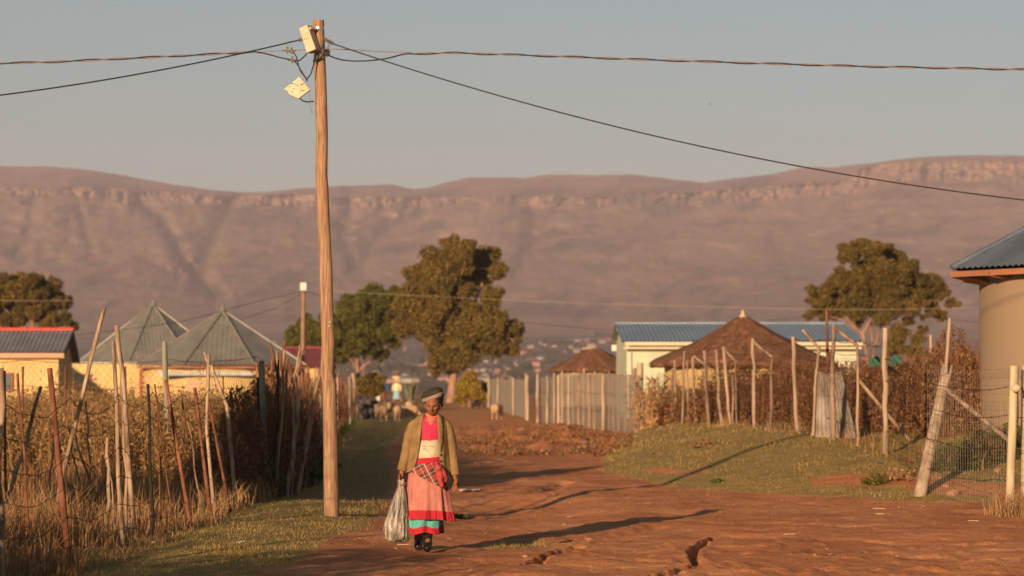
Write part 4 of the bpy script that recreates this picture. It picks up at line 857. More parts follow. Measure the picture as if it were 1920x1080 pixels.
# --- left roadside fence of stakes
LF = thing('stake_fence', 'ramshackle roadside fence of rusty iron stakes and crooked sticks on the left', 'fence', (0,0,0))
W_, PW, RU, BU = M['wood'], M['palewood'], M['rust'], M['burnt']
LP = [  # base, top, D, width px, mat, bend, mids, label
 ((2,1130),(2,690),19.6,13,PW,1,None,'thick pale blurred stake at the very left'),((10,900),(9,695),34,5,RU,0,None,None),((62,1100),(33,700),24,6,RU,.5,None,None),
 ((14,942),(77,725),32,8,PW,1.4,None,'short pale grey stick leaning right'),((132,1085),(93,690),23.8,12,RU,0,None,'thickest rusty stake leaning left'),((103,962),(196,575),31,9,PW,1,[(122,870),(150,760),(172,668)],'longest crooked pole leaning far to the right'),
 ((182,955),(142,815),33,5,PW,1.5,None,None),((204,1000),(201,820),29,8,PW,1,None,None),((232,1035),(212,640),27.5,9,PW,.8,[(222,900),(219,760)],None),((252,1008),(219,610),28.6,10,PW,1,[(240,850),(230,700),(223,655)],'knobbly barked pole beside its pale twin'),((240,1010),(228,700),29,7,W_,1,None,None),
 ((287,1012),(277,720),28.9,6.5,BU,.6,None,'charred black stake'),((318,910),(308,640),43,12,M['bluewood'],0,None,'grey-green sawn post with a pale top'),((359,996),(311,712),30,8,RU,0,None,None),((327,1000),(290,720),30,3.5,RU,.4,None,None),
 ((396,978),(365,727),31.6,8,RU,0,None,None),((404,968),(391,665),32.6,7.5,PW,1.2,[(396,900),(387,800),(390,720)],'pale forked stick'),((393,690),(382,660),32.6,4.5,PW,.5,None,None),((438,940),(395,685),35,8,PW,1.2,[(436,870),(425,760),(405,710)],'pale stick arching to the left'),
 ((447,922),(433,735),36,7.5,RU,0,None,None),((433,966),(390,745),33,6,RU,0,None,None),((425,950),(418,705),35,3.5,RU,0,None,None),((352,830),(339,735),33,4,RU,0,None,None),((170,870),(160,755),34,4,W_,1,None,None),((300,985),(296,760),31,3.5,RU,.4,None,None),((222,1020),(190,800),29,3.5,W_,1.5,None,None),
 ((499,933),(490,676),38.7,13,M['bluewood'],0,None,'stout grey-green corner post'),((491,925),(484,708),39.1,9,M['burnt'],.4,None,None),((430,905),(405,820),36,9,W_,1.2,None,None),((150,905),(128,800),36,4,W_,1.5,None,None),((95,905),(100,800),37,4,W_,1,None,None),((380,960),(352,790),32,4,W_,1.2,None,None)]
for b, t, D, w, mt, bd, mids, lb in LP: post(LF, 'stake', b, t, D, w, mt, 0, bd, lb, .82, 8, .16, mids)
for i, Y in enumerate((11.2, 12.1, 12.9, 13.8, 14.5, 15.1, 15.9, 16.6, 17.2, 17.9, 18.4)):
    x = float(XFENCE(Y))+random.uniform(-.1,.1)-.1; z = Hs(x, Y); h = random.uniform(1.4, 1.9); o = MB().tube([(0,0,-.2),(.03,0,h*.5),(random.uniform(-.1,.1),0,h)], [.028,.026,.02], 8, jag=.15).build('stake', PW if i % 2 else RU, LF); o.location = (x, Y, z)
fl = [(float(XFENCE(y)), y) for y in (11.2, 14, 16.5, 18.5, 21, 23.8, 26.5, 28.6, 30.5, 32.6, 35, 38.8)]
for h, r, s in ((.22,.0035,.05),(.45,.0035,.08),(.72,.003,.10),(.98,.0035,.12),(1.22,.003,.10),(1.45,.0035,.14)):
    strand(line_pts(fl, h, .35, s, .012), r, .18).build('barbed_wire', M['wire'], LF)
for k in range(5):
    a = random.uniform(27, 37); pts = []; x0 = float(XFENCE(a)); z = random.uniform(.9, 1.4)
    for i in range(14): pts.append((x0+.12*math.sin(i*1.3)+random.gauss(0,.03), a+i*.18, z+.16*math.sin(i*.9+k)-i*.02))
    strand(pts, .003, .12).build('tangled_wire', M['wire'], LF)
bd = MB().box((0,0,0), (.15,.012,.15), Matrix.Rotation(.3, 3, 'Y')); bo = bd.build('tin_scrap', M['fascia'], LF, 'small square tin plate wired between the stakes'); bo.location = P(362, 723, 33.5)
# cross fence behind with wire netting
CF = thing('netting_fence', 'sagging chicken-wire fence crossing the weedy field on the left', 'fence', (0,0,0)); cxy = [(-3.5,39.2),(-5.2,43.2),(-7.6,44.4),(-10.5,45.5)]
netobj(CF, cxy, .9, 1.86, .12, .0016, M['wire'], wob=.06)
strand(line_pts(cxy, 1.9, .5, .06, .008), .004, .2).build('barbed_wire', M['wire'], CF); strand(line_pts(cxy, 1.5, .5, .05, .008), .003, .2).build('barbed_wire', M['wire'], CF)
for px, D, hpx in ((232,43.8,.0),(120,44.6,0),(40,45,0),(-60,45.4,0)): post(CF, 'post', (px, 705+1.65*F/D), (px+3, 705-.15*F/D), D, 5, RU, 0, .4)
# brushwood fence further along
BF = thing('brushwood_fence', 'reddish fence of upright brushwood and leaning poles behind the utility pole', 'fence', (0,0,0))
for b, t, D, w, mt, bd_, lb in [((520,880),(533,655),48,6,W_,1.5,None),((512,905),(522,675),45,4,BU,1.5,None),((556,812),(599,702),60,9,PW,.6,'pale pole leaning right beside the utility pole'),((540,795),(563,728),58,8,PW,1,None),((530,850),(540,668),50,4,RU,1,None),((669,790),(662,700),104,8,PW,1,'tall pale post at the far end'),((657,775),(655,706),108,5,M['bluewood'],.3,None),((575,850),(570,805),56,5,PW,1,None),((606,850),(600,730),62,6,PW,1,None),((548,870),(552,700),50,5,PW,1,None),((632,820),(633,705),82,6,PW,1,None)]:
    ds = np.linspace(38.5, 116, 300); j = int(np.argmin(np.abs((b[0]-960)/F*ds-(XFENCE(ds)+.42)))); Dn = float(ds[j]); zg = Hs((b[0]-960)/F*Dn, Dn)
    post(BF, 'pole', (b[0], 705-(zg-1.65)*F/Dn), t, Dn, w, mt, 0, bd_, lb)
for i in range(88):
    u = (i+random.random()*.8)/88; D = 1/(1/39.6+(1/116-1/39.6)*u); x = float(XFENCE(D))+random.gauss(0,.10); z = Hs(x, D); h = random.uniform(1.35, 1.95) if random.random() < .9 else random.uniform(1.9, 2.2)
    o = MB().tube([(0,0,-.15),(random.gauss(0,.03),0,h*.4),(random.gauss(0,.07),random.gauss(0,.05),h*.75),(random.gauss(0,.13),0,h)], [.04,.036,.03,.016], 6, jag=.25).build('brush_stick', M['twigred'] if random.random() < .75 else W_, BF); o.location = (x, D, z)
n = 8000; u = RNG.random(n); D = 1/(1/39.5+(1/114-1/39.5)*u); x = XFENCE(D)+.12*RNG.normal(size=n); tb_ = blades(np.stack([x, D, H(x, D)+.6*RNG.random(n)], 1), .5+.75*RNG.random(n), .016, .3)
tag(veg('brushwood', [tb_], M['twigred'], BF), kind='stuff')
bl = [(float(XFENCE(y))+.1, y) for y in (40, 46, 52, 60, 70, 85, 100)]
for h in (.5, 1.0, 1.4): strand(line_pts(bl, h, .5, .12, .02), .004, .25).build('barbed_wire', M['wire'], BF)
# --- right netting fence
RF = thing('netting_fence', 'long wire-netting fence on pale round posts in front of the dry hedge', 'fence', (0,0,0)); T_ = M['rosewood']; T2 = M['treated']
RP = [((1304,806),(1299,669),68,7,T_,None),((1329,806),(1321,657),67,8,T_,None),((1318,806),(1317,690),68,4,T_,None),((1353,801),(1343,656),64,8,T_,None),((1370,802),(1357,650),62,8,T_,None),((1382,800),(1378,678),61,4,T_,None),((1375,800),(1373,703),62,5,T_,None),
 ((1415,806),(1412,635),58,9,T_,'tall pale post holding a slanting strut'),((1445,806),(1447,669),57,6,T_,None),((1494,820),(1487,631),52.5,10,T_,'tall dark-topped post below the blue roof'),((1524,815),(1535,652),50.5,7,T_,None),((1562,823),(1563,608),49,10,T_,'tallest round post beside the tin sheet'),((1609,838),(1607,644),47,7,T_,None),
 ((1661,856),(1660,615),45,13,M['palepost'],'thick pale straight post with bolt holes at its top'),((1279,805),(1283,658),70,5,T_,None),((1268,815),(1265,675),72,6,T_,None),((1291,805),(1289,675),69,5,T_,None),((1257,812),(1262,690),73,5,T_,None)]
for b, t, D, w, mt, lb in RP: post(RF, 'post', b, t, D, w*.86, mt, 0, .6, lb, .9, 9, .3)
post(RF, 'post', (1746,760), (1745,628), 62, 6, M['palepost'], 0, .2, 'thin far post right of the thick one')
for a, b, D, w in [((1301,667),(1331,691),67,5),((1357,653),(1381,679),61.5,5),((1413,641),(1449,670),57.5,5.5),((1505,618),(1538,655),51,6),((1564,613),(1606,646),48,7),((1611,713),(1705,825),46,7)]:
    A, B = P(*b, D), P(*a, D); mb = MB(); mb.tube([A-A, (B-A)*.5+Vector((0,0,-.01)), B-A], [w*D/F/2*.9, w*D/F/2, w*D/F/2*.95], 8, jag=.12); o = mb.build('strut', T_, RF); o.location = A
post(RF, 'iron_pole', (1553,790), (1550,577), 52, 6, M['rust'], 0, 0, 'thin reddish iron pole sticking up before the spreading tree'); post(RF, 'iron_pole', (1548,705), (1558,655), 50, 5, M['rust'], 0, 0)
LPo = post(RF, 'leaning_post', (1722,944), (1777,687), 38, 25, M['palepost'], 1.2, 0, 'thick grey post leaning right over the road edge', .9, 10, .1)
post(RF, 'pole_extension', (1773,700), (1781,597), 39.0, 7.5, T_, 0, 0, 'thin pole lashed on top of the leaning post')
A, B = P(1896,829,36.5), P(1775,731,38.3); o = MB().tube([A-A, B-A], [.032,.032], 8, jag=.1).build('strut', T_, RF, 'long strut between the leaning post and the gate posts'); o.location = A
for px, pt, w, D, lb in [(1893,1902,17,35,'thick squared gate post wrapped in mesh'),(1922,1923,17,35.3,'second thick gate post at the right edge')]: post(RF, 'gate_post', (px,962), (pt,686), D, w, T2, 0, 0, lb, .95, 10, .06)
wd = MB().ell((0,0,0), (.065,.05,.05), 12, 8); wo = wd.build('tied_bundle', M['cement'], RF, 'grey bundle tied to the gate post'); wo.location = P(1905, 728, 34.85)
strand([tuple(P(1908,735,34.85)), tuple(P(1909,780,34.85)), tuple(P(1907,800,34.85))], .008).build('hanging_wire', M['wire'], RF)
rxy = [(float((1205-960)/F*76), 76), (float((1268-960)/F*72), 72), (float((1300-960)/F*68), 68), (float((1355-960)/F*63), 63), (float((1415-960)/F*58), 58), (float((1490-960)/F*53), 53), (float((1562-960)/F*49), 49), (float((1609-960)/F*47), 47), (float((1660-960)/F*45), 45)]
netobj(RF, rxy, .02, 1.42, .20, .0019, M['wire'], wob=.05)
rx2 = [(5.9,45),(5.55,38.6)]; netobj(RF, rx2, .05, 1.5, .36, .0022, M['wire'], wob=.04)
rx3 = [(5.6,38.3),(6.12,35.0),(6.36,35.0),(7.6,34.6)]; netobj(RF, rx3, .02, 1.72, .10, .0024, M['galv'], True, .02)
allr = rxy+[(5.55,38.3),(6.12,35.0),(6.4,35.0),(7.6,34.6)]
for h in (.35,.75,1.15,1.5): strand(line_pts(allr, h, .5, .03, .008), .004, .2).build('barbed_wire', M['wire'], RF)
strand(line_pts(rxy[4:], 1.72, .5, .06, .015), .004, .12).build('barbed_wire', M['wire'], RF)
# corner post and grey mesh fence
GF = thing('mesh_fence', 'grey mesh fence on many pale poles ending at a bright corner post', 'fence', (0,0,0))
post(GF, 'corner_post', (1202,826), (1200,680), 75.5, 12, T2, 0, 0, 'bright straight corner post', .95); post(GF, 'post', (1192,815), (1190,690), 77, 8, M['rosewood'], 0, .3)
gx = [(1008,700,793,8),(1026,704,796,6),(1047,704,800,8),(1054,696,800,6),(1066,705,802,7),(1075,698,803,6),(1085,704,805,7),(1095,690,806,6),(1105,704,808,8),(1115,697,809,6),(1131,703,813,9),(1142,695,812,6),(1160,700,812,6),(1173,698,812,7),(1039,700,798,5),(1150,702,813,5),(1181,702,813,5)]
for x, t, b, w in gx:
    D = 1.65*F/(b-705); post(GF, 'post', (x, b+2), (x, t), min(D, 104)-.15, w*.78, M['palepost'] if random.random() < .7 else T_, 0, .4)
def gp(px, b): D = 1.65*F/(b-705); return ((px-960)/F*D, D)
gxy = [gp(1202,824), gp(1131,813), gp(1066,803), gp(1008,793)]; netobj(GF, [(x+.05, y+.6) for x, y in gxy], .0, 1.62, .11, .0030, M['meshgrey']); 
for h in (.6, 1.1): strand(line_pts(gxy, h, .5, .02, .004), .006).build('tension_wire', M['galv'], GF)
GF2 = thing('mesh_fence', 'farther grey mesh fence beside the grazing sheep', 'fence', (0,0,0))
for x, t, b, w in [(916,706,764,7),(933,708,770,5),(962,708,778,5),(989,704,788,8),(986,700,786,5)]: post(GF2, 'post', (x, b+1), (x, t), 1.65*F/(b-705)-.15, w*.8, M['palepost'], 0, .4)
gxy2 = [gp(989,787), gp(962,778), gp(935,770), gp(915,763)]; netobj(GF2, [(x+.06, y+.9) for x, y in gxy2], .0, 1.5, .20, .0034, M['meshgrey'])
# leaning tin sheet
ts = thing('tin_sheet', 'rusty-edged grey corrugated tin sheet propped behind the netting', 'metal sheet', P(1570,818,50)); o0 = ts.location
A_, B_, C_, D__ = [P(*q, Y)-o0 for q, Y in (((1529,820),49.6), ((1607,822),49.4), ((1578,697),50.0), ((1534,697),50.0))]
mb = MB(); sheet(mb, A_, B_, C_, D__, .076, .012); mb.build('sheet', M['tin_pale'], ts)
# green shade netting scraps
for px, py, w, h, lb in [(1640,678,.10,.07,'left scrap of green netting caught in the hedge'),(1680,676,.10,.07,'right scrap of green netting caught in the hedge')]:
    c = P(px, py, 50.2); mb = MB(); vs = [(w*(i/8-.5)*2, .05*math.sin(i*1.3+j), h*(j/4-.5)*2-.03*math.sin(i*.9)) for i in range(9) for j in range(5)]
    mb.add(vs, [(i*5+j, (i+1)*5+j, (i+1)*5+j+1, i*5+j+1) for i in range(8) for j in range(4)], True); o = tag(mb.build('green_netting', M['greennet'], None), lb, 'netting'); o.location = c
# ------------------------------------------------------------------ utility pole, boxes and lines
UP = thing('utility_pole', 'tall weathered wooden utility pole standing left of the walking woman', 'utility pole', (0,0,0))
pp = [(622,985,14.5),(622,960,14.2),(620,870,13.8),(619,800,13.4),(617,720,13.2),(613,700,13.0),(615,640,12.6),(612,560,12.3),(611,500,12.2),(607,420,11.8),(604.5,350,11.6),(603,330,11.4),(604,250,11.2),(602,170,11),(600,120,10.8),(598,70,10.6),(597,38,10.4)]
D0 = 32.6; base = P(622, 985, D0); mb = MB(); pts = [P(x, y, D0)-base for x, y, _ in pp]
fine = []; rr = []
for i in range(len(pts)-1):
    for k in range(4): fine.append(pts[i].lerp(pts[i+1], k/4)); rr.append((pp[i][2]*(1-k/4)+pp[i+1][2]*k/4)*D0/F)
fine.append(pts[-1]); rr.append(pp[-1][2]*D0/F); vs = []; nn = 28
for i, (p, r) in enumerate(zip(fine, rr)):
    for k in range(nn):
        a = 2*math.pi*k/nn; q = r*(1+.035*float(vnoise(a*2.2, p.z*.8, 2)-.5)+.03*math.sin(3*a+p.z)+.02*float(vnoise(k*1.7, p.z*.3, 4)-.5)); vs.append((p.x+q*math.cos(a), p.y+q*math.sin(a), p.z))
mb.add(vs, [(i*nn+k, i*nn+(k+1) % nn, (i+1)*nn+(k+1) % nn, (i+1)*nn+k) for i in range(len(fine)-1) for k in range(nn)], True); mb.add(vs[-nn:], [tuple(range(nn))])
M['pole'] = None
def pole_mat():
    m, nt, bs = nodes('weathered_pole_wood'); v = coords(nt, (1,1,.05), False); v2 = coords(nt, (1,1,.6), False)
    n1 = noise(nt, v, 60, 7, .7); n2 = noise(nt, v2, 1.6, 4); n3 = noise(nt, v2, 24, 4, .7)
    c = ramp(nt, n1, [(.36,(.11,.060,.032)),(.47,(.24,.145,.085)),(.56,(.32,.20,.12)),(.68,(.42,.285,.175))]); c = mixc(nt, ramp(nt, n2, [(.45,(0,0,0)),(.7,(.55,.55,.55))]), c, (.25,.115,.06))
    c = mixc(nt, ramp(nt, n3, [(.62,(0,0,0)),(.72,(.6,.6,.6))]), c, (.13,.06,.03)); nt.links.new(c, bs.inputs['Base Color']); bs.inputs['Roughness'].default_value = .85; bs.inputs['Specular IOR Level'].default_value = .25
    bump(nt, bs, n1, .8, .012); return m
M['pole'] = pole_mat(); so_ = mb.build('shaft', M['pole'], UP); so_.location = base
def at(px, py, dz=-.2): return P(px, py, D0+dz)
def part_tube(name, pts, r, mat, parent=UP, n=6, label=None):
    P_ = [at(*p) for p in pts]; sm_ = []
    for i in range(len(P_)-1):
        p0, p1, p2, p3 = P_[max(i-1,0)], P_[i], P_[i+1], P_[min(i+2,len(P_)-1)]
        for k in range(5):
            t = k/5; sm_.append(.5*((2*p1)+(p2-p0)*t+(2*p0-5*p1+4*p2-p3)*t*t+(3*p1-p0-3*p2+p3)*t**3))
    sm_.append(P_[-1]); o_ = sm_[0].copy(); o = MB().tube([p-o_ for p in sm_], r, n).build(name, mat, parent, label); o.location = o_; return o
def prism(name, corners, y0, th, mat, label=None, skew=(0,0)):
    a = [at(x, y, y0) for x, y in corners]; b = [q+Vector((skew[0], th, skew[1])) for q in a]; o_ = a[0].copy(); n = len(a); mb = MB()
    mb.add([q-o_ for q in a+b], [tuple(range(n)), tuple(range(2*n-1, n-1, -1))]+[(i, i+n, (i+1) % n+n, (i+1) % n) for i in range(n)])
    me = cut(mb.mesh(name), [('BEVEL', dict(width=.006, segments=2))]); me.materials.clear(); o = link(name, me, mat, UP, label); o.location = o_; return o
M['boxpaint'] = pm('weathered_cream_box', [(.3,(.36,.30,.20)),(.5,(.46,.39,.27)),(.7,(.52,.45,.32))], 6, .6, bmp=.1)
b1 = prism('junction_box', [(560.5,53),(576,46),(592,92),(575,99)], -.22, .13, M['boxpaint'], 'cream box strapped near the pole top', (.05,0))
b2 = prism('junction_box', [(531,168),(561,143.5),(582,168),(560,185),(543,178),(539,171)], -.15, .07, M['boxpaint'], 'cream box dangling askew with a broken corner')
mb = MB(); rs = random.Random(4)
for i in range(13):
    x = rs.uniform(541, 572); y = 164+rs.uniform(-9, 9) ; q = at(x, y, -.156)-at(531,168,-.15); mb.box(q, (.007,.004,.012), Matrix.Rotation(.6, 3, 'Y'))
mb.build('screw_holes', M['burnt'], b2)
for y in (53, 86):
    mb = MB(); r_ = 10.9*D0/F; 
    mb.loft([(0,0,-.012,r_,r_),(0,0,.012,r_,r_)], 28); o = mb.build('strap', M['steel'], UP); o.location = P(597.5, y, D0)
part_tube('bracket', [(581,53,-.2),(590,53,-.13)], .018, M['boxpaint'])
for (a, b), lb in (((560,75),(581,72)), 'left grey-brown tension clamp'), (((607,73),(625,82)), 'right grey-brown tension clamp'):
    A, B = at(*a, -.2), at(*b, -.2); k = 22; mb = MB(); mb.tube([Vector(), B-A], .009, 8)
    for i in range(11): q = (B-A)*(i/10); e = (B-A)*.03; mb.tube([q-e, q+e], .024 if i % 2 else .018, 8)
    o = mb.build('tension_clamp', M['clamp'], UP, lb); o.location = A
for x, y in ((539,95),(547,96),(548,113)):
    mb = MB(); mb.box((0,0,0), (.036,.03,.03)); mb.tube([(-.0,0,-.03),(0,0,.045)], .012, 6); mb.tube([(-.05,0,0),(.05,0,.004)], .008, 6); o = mb.build('wire_connector', M['clamp'], UP); o.location = at(x, y, -.2)
mb = MB()
for i in range(16):
    a = random.uniform(-1,1); mb.tube([(0,0,0),(random.gauss(.02,.02),random.gauss(0,.02),random.gauss(0,.04)),(random.gauss(.03,.02),0,random.gauss(0,.05))], .006, 5)
o = mb.build('wire_bundle', M['cable'], UP); o.location = at(610, 97, -.12)
for pl in ([(582,80,-.2),(588,88,-.16),(590,104,-.14),(587,116,-.13)],[(550,98,-.2),(556,107,-.2),(559,120,-.2),(564,134,-.2),(572,144,-.18),(576,153,-.17)],[(550,113,-.2),(557,120,-.2),(565,133,-.2),(571,143,-.2)],[(553,114,-.2),(562,113,-.2),(572,104,-.2),(578,97,-.2)],[(606,82,-.13),(602,96,-.12),(596,108,-.12),(590,116,-.13),(586,128,-.14),(582,140,-.16),(574,150,-.16)],[(610,100,-.12),(600,108,-.12),(592,114,-.12),(588,118,-.13)],[(586,70,-.14),(592,88,-.13),(593,104,-.12),(589,118,-.13)],[(562,184,-.15),(568,189,-.15),(577,191,-.13),(588,190,-.1)]):
    part_tube('lead', pl, .0085, M['cable'])
part_tube('lead', [(580,171,-.15),(581,185,-.15),(582,200,-.15),(585,213,-.14)], .004, M['copper'])
for x, y, s in ((618.5,604,1),(617.5,611,.85)):
    mb = MB(); R1 = .011*s; pts = [(R1*math.cos(a), 0, R1*math.sin(a)) for a in np.linspace(0 if s == 1 else 1.9, 6.28 if s == 1 else 7.4, 16)]; mb.tube(pts, .0032, 6); o = mb.build('number_tag', M['white'], UP); o.location = P(x, y, D0-.083)
for i in range(9):
    y = 657+i*17+random.uniform(-3,3); mb = MB().tube([(0,0,.03),(.012,0,.0),(-.004,0,-.02)], .009, 5); o = mb.build('staple', M['burnt'], UP); o.location = P(626.5+i*.5, y, D0-.01)
part_tube('earth_wire', [(626,660,-.0),(628,720,-.0),(630,780,-.0),(632,830,0)], .006, M['wire'])
# lines
def cable(name, label, pts, r, mat, sag=0, n=60, seg=6):
    A = [Vector(p) for p in pts]; o_ = A[0].copy(); out = []
    for i in range(len(A)-1):
        for k in range(n): t = k/n; out.append(A[i].lerp(A[i+1], t)-Vector((0,0,sag*4*t*(1-t)))-o_)
    out.append(A[-1]-o_); o = MB().tube(out, r, seg).build(name, mat); o.location = o_; return tag(o, label, 'cable')
cable('service_cable', 'single black cable running from the pole top down to the left edge', [at(561,75,-.2), P(0,178.5,31), P(-900,350,29.5)], .0085, M['cable'], .05)
cable('service_cable', 'single black cable sloping from the pole top down across the sky to the right edge', [at(624,82,-.2), P(1920,375,31.5), P(2700,560,30.5)], .0085, M['cable'], .22)
def twisted(label1, label2, path, D1):
    """two conductors wound loosely around each other along pixel path"""
    pts = [P(x, y, D) for x, y, D in path]; s = [0]
    for a, b in zip(pts[:-1], pts[1:]): s.append(s[-1]+(b-a).length)
    L = s[-1]; n = int(L/.03); u = np.linspace(0, L, n); A = np.array([tuple(p) for p in pts]); X = [np.interp(u, s, A[:, k]) for k in range(3)]
    for lb, ph, mt, r in ((label1, 0, M['copper'], .0058), (label2, math.pi, M['cable'], .0080)):
        amp = .0085; ang = u*2*math.pi/.72+ph+.8*np.sin(u*.9); q = np.stack([X[0], X[1]+amp*np.cos(ang), X[2]+amp*np.sin(ang)], 1); o_ = Vector(q[0]); o = MB().tube([Vector(v)-o_ for v in q], r, 5).build('twisted_line', mt); o.location = o_; tag(o, lb, 'cable')
twisted('copper-coloured strand of the twisted line right of the pole', 'black strand of the twisted line right of the pole', [(770,101,32.6),(850,99,32.6),(1000,104,32.5),(1200,111.5,32.5),(1400,118,32.4),(1600,124,32.4),(1920,130.5,32.3),(2700,140,32)], 32)
twisted('copper-coloured strand of the twisted line left of the pole', 'black strand of the twisted line left of the pole', [(478,97,32.6),(400,101.5,32.6),(250,109,32.5),(100,116,32.5),(0,119,32.5),(-700,128,32.2)], 32)
def fp(name, label, path, r, mat):
    pts = [P(x, y, D) for x, y, D in path]; sm_ = []
    for i in range(len(pts)-1):
        p0, p1, p2, p3 = pts[max(i-1,0)], pts[i], pts[i+1], pts[min(i+2,len(pts)-1)]
        for k in range(10):
            t = k/10; sm_.append(.5*((2*p1)+(p2-p0)*t+(2*p0-5*p1+4*p2-p3)*t*t+(3*p1-p0-3*p2+p3)*t**3))
    sm_.append(pts[-1]); o_ = sm_[0].copy(); o = MB().tube([q-o_ for q in sm_], r, 6).build(name, mat); o.location = o_; tag(o, label, 'cable')
fp('slack_wire', 'slack black wire dipping right of the pole before joining the twisted line', [(613,103,32.45),(640,112,32.5),(670,114.5,32.5),(700,113,32.5),(728,109,32.5),(755,102,32.6),(772,100.5,32.6)], .0085, M['cable'])
fp('slack_wire', 'thin copper wire leaving the pole to the right', [(612,92,32.45),(650,93,32.5),(710,96.5,32.6),(772,98.5,32.6)], .005, M['copper'])
fp('slack_wire', 'black wire from the left twisted line down to the connectors', [(476,97,32.6),(500,101,32.5),(525,108,32.4),(546,112,32.4)], .0085, M['cable'])
fp('slack_wire', 'thin copper wire from the left twisted line to the pole', [(476,97.5,32.6),(520,95.5,32.5),(560,94,32.4),(590,92,32.45)], .005, M['copper'])
# far pole and its lines
FP = thing('utility_pole', 'distant thin utility pole with a white box left of the main pole', 'utility pole', P(566,779,122)); f0 = FP.location; f0.z = Hs(f0.x, f0.y)
tz = P(569,530,122)-f0; MB().tube([(0,0,-.3), tz*.5, tz], [.11,.10,.09], 10).build('shaft', M['pole2'], FP); MB().box(P(569,537.5,121.7)-f0, (.26,.2,.34)).build('junction_box', M['white'], FP)
for lb, path in (('faint far line from the distant pole to the left edge over the grey roofs', [(566,546,122),(480,566,118),(330,604,112),(100,632,106),(-200,655,100)]),('faint far line from the distant pole dipping to the nearer grey roof', [(566,550,122),(520,575,121),(450,600,120)]),('faint far line from the distant pole past the main pole', [(570,545,122),(640,566,125),(700,580,130),(760,584,140)]),
    ('pale far line crossing the two middle trees', [(600,545,118),(760,553,118),(900,560,118),(1200,572,118),(1700,580,118),(2100,560,118)]),('faint far line between the eucalyptus and the blue roof', [(960,603,125),(1050,611,125),(1150,620,125),(1250,625,125)]),('lower faint far line between the eucalyptus and the blue roof', [(900,640,150),(1050,642,150),(1160,636,150)]),
    ('faint far line crossing the spreading tree', [(1440,601,135),(1560,590,135),(1700,592,135),(1900,612,135)]),('pale far line in front of the left tree', [(-200,558,110),(60,564,110),(220,560,112),(566,547,122)])):
    mt = M['linepale'] if 'pale' in lb else M['cable']; fp('far_power_line', lb, path, .006 if 'pale' in lb else .010, mt)
# ------------------------------------------------------------------ people and animals
def cloth(name, stops, sc=8, bmp=.25, bd=.004, bs_=90, rough=.9): return pm(name, stops, sc, rough, (1,1,1), bmp, bd, bs_, 4, rand=False, spec=.15)
def two(c, v=.14): return [(.3, tuple(x*(1-v) for x in c)), (.7, tuple(min(1, x*(1+v)) for x in c))]
M['skin'] = cloth('dark_brown_skin', two((.19,.072,.038)), 14, .3, .003, 60, .62); M['skin'].node_tree.nodes['Principled BSDF'].inputs['Specular IOR Level'].default_value = .25
M['jacket'] = cloth('olive_tan_wool', two((.19,.118,.050), .22), 12, .8, .012, 16); M['pink'] = cloth('hot_pink_knit', two((.45,.028,.065))); M['salmon'] = cloth('salmon_scarf_cloth', two((.60,.13,.065)))
M['creamsash'] = cloth('cream_sash_cloth', [(.35,(.30,.25,.16)),(.6,(.44,.38,.26)),(.8,(.50,.44,.31))], 7); M['red'] = cloth('crimson_cloth', two((.33,.018,.028))); M['turban'] = cloth('dark_olive_headscarf', two((.042,.031,.022), .25), 9)
M['turbanlight'] = cloth('grey_headscarf_band', two((.21,.155,.115))); M['boot'] = cloth('black_rubber_boot', two((.018,.014,.012)), 6, .1, .002, 30, .38); M['bead'] = cloth('turquoise_beads', two((.08,.28,.30)), 9)
def skirt_mat():
    m, nt, bs = nodes('pink_pinstriped_cotton'); tc = nt.nodes.new('ShaderNodeTexCoord'); sp = nt.nodes.new('ShaderNodeSeparateXYZ'); nt.links.new(tc.outputs['Object'], sp.inputs[0])
    an = mth(nt, 'ARCTAN2', sp.outputs[0], mth(nt, 'MULTIPLY', sp.outputs[1], -1)); st = mth(nt, 'SINE', mth(nt, 'MULTIPLY', an, 150.0)); n1 = noise(nt, tc.outputs['Object'], 9, 4)
    a = ramp(nt, n1, two((.36,.130,.105), .2)); c = mixc(nt, mth(nt, 'MULTIPLY', mth(nt, 'GREATER_THAN', st, .35), .35), a, (.46,.22,.17)); nt.links.new(c, bs.inputs['Base Color']); bs.inputs['Roughness'].default_value = .9; bs.inputs['Specular IOR Level'].default_value = .1
    bump(nt, bs, noise(nt, tc.outputs['Object'], 16, 5), .8, .014); return m
M['skirt'] = skirt_mat()
def plaid_mat():
    m, nt, bs = nodes('brown_red_plaid_wool'); tc = nt.nodes.new('ShaderNodeTexCoord'); mp = nt.nodes.new('ShaderNodeMapping'); mp.inputs['Rotation'].default_value = (0, R(28), 0); nt.links.new(tc.outputs['Object'], mp.inputs[0])
    sp = nt.nodes.new('ShaderNodeSeparateXYZ'); nt.links.new(mp.outputs[0], sp.inputs[0])
    def band(s, k, off, w): return mth(nt, 'LESS_THAN', mth(nt, 'ABSOLUTE', mth(nt, 'SUBTRACT', mth(nt, 'FRACT', mth(nt, 'ADD', mth(nt, 'MULTIPLY', sp.outputs[s], k), off)), .5)), w)
    c = mixc(nt, band(2, 9, .1, .24), (.060,.017,.014), (.24,.035,.030)); c = mixc(nt, mth(nt, 'MULTIPLY', band(0, 9, .3, .2), .5), c, (.26,.055,.045))
    for s, k, off, w, col, f in ((0,9,.3,.035,(.42,.37,.30),.7),(2,9,.62,.03,(.38,.34,.27),.55),(0,9,.72,.02,(.50,.42,.32),.5),(2,9,.1,.02,(.03,.03,.03),.8),(0,9,.52,.02,(.03,.03,.03),.7)): c = mixc(nt, mth(nt, 'MULTIPLY', band(s, k, off, w), f), c, col)
    nt.links.new(c, bs.inputs['Base Color']); bs.inputs['Roughness'].default_value = .9; return m
M['plaid'] = plaid_mat()
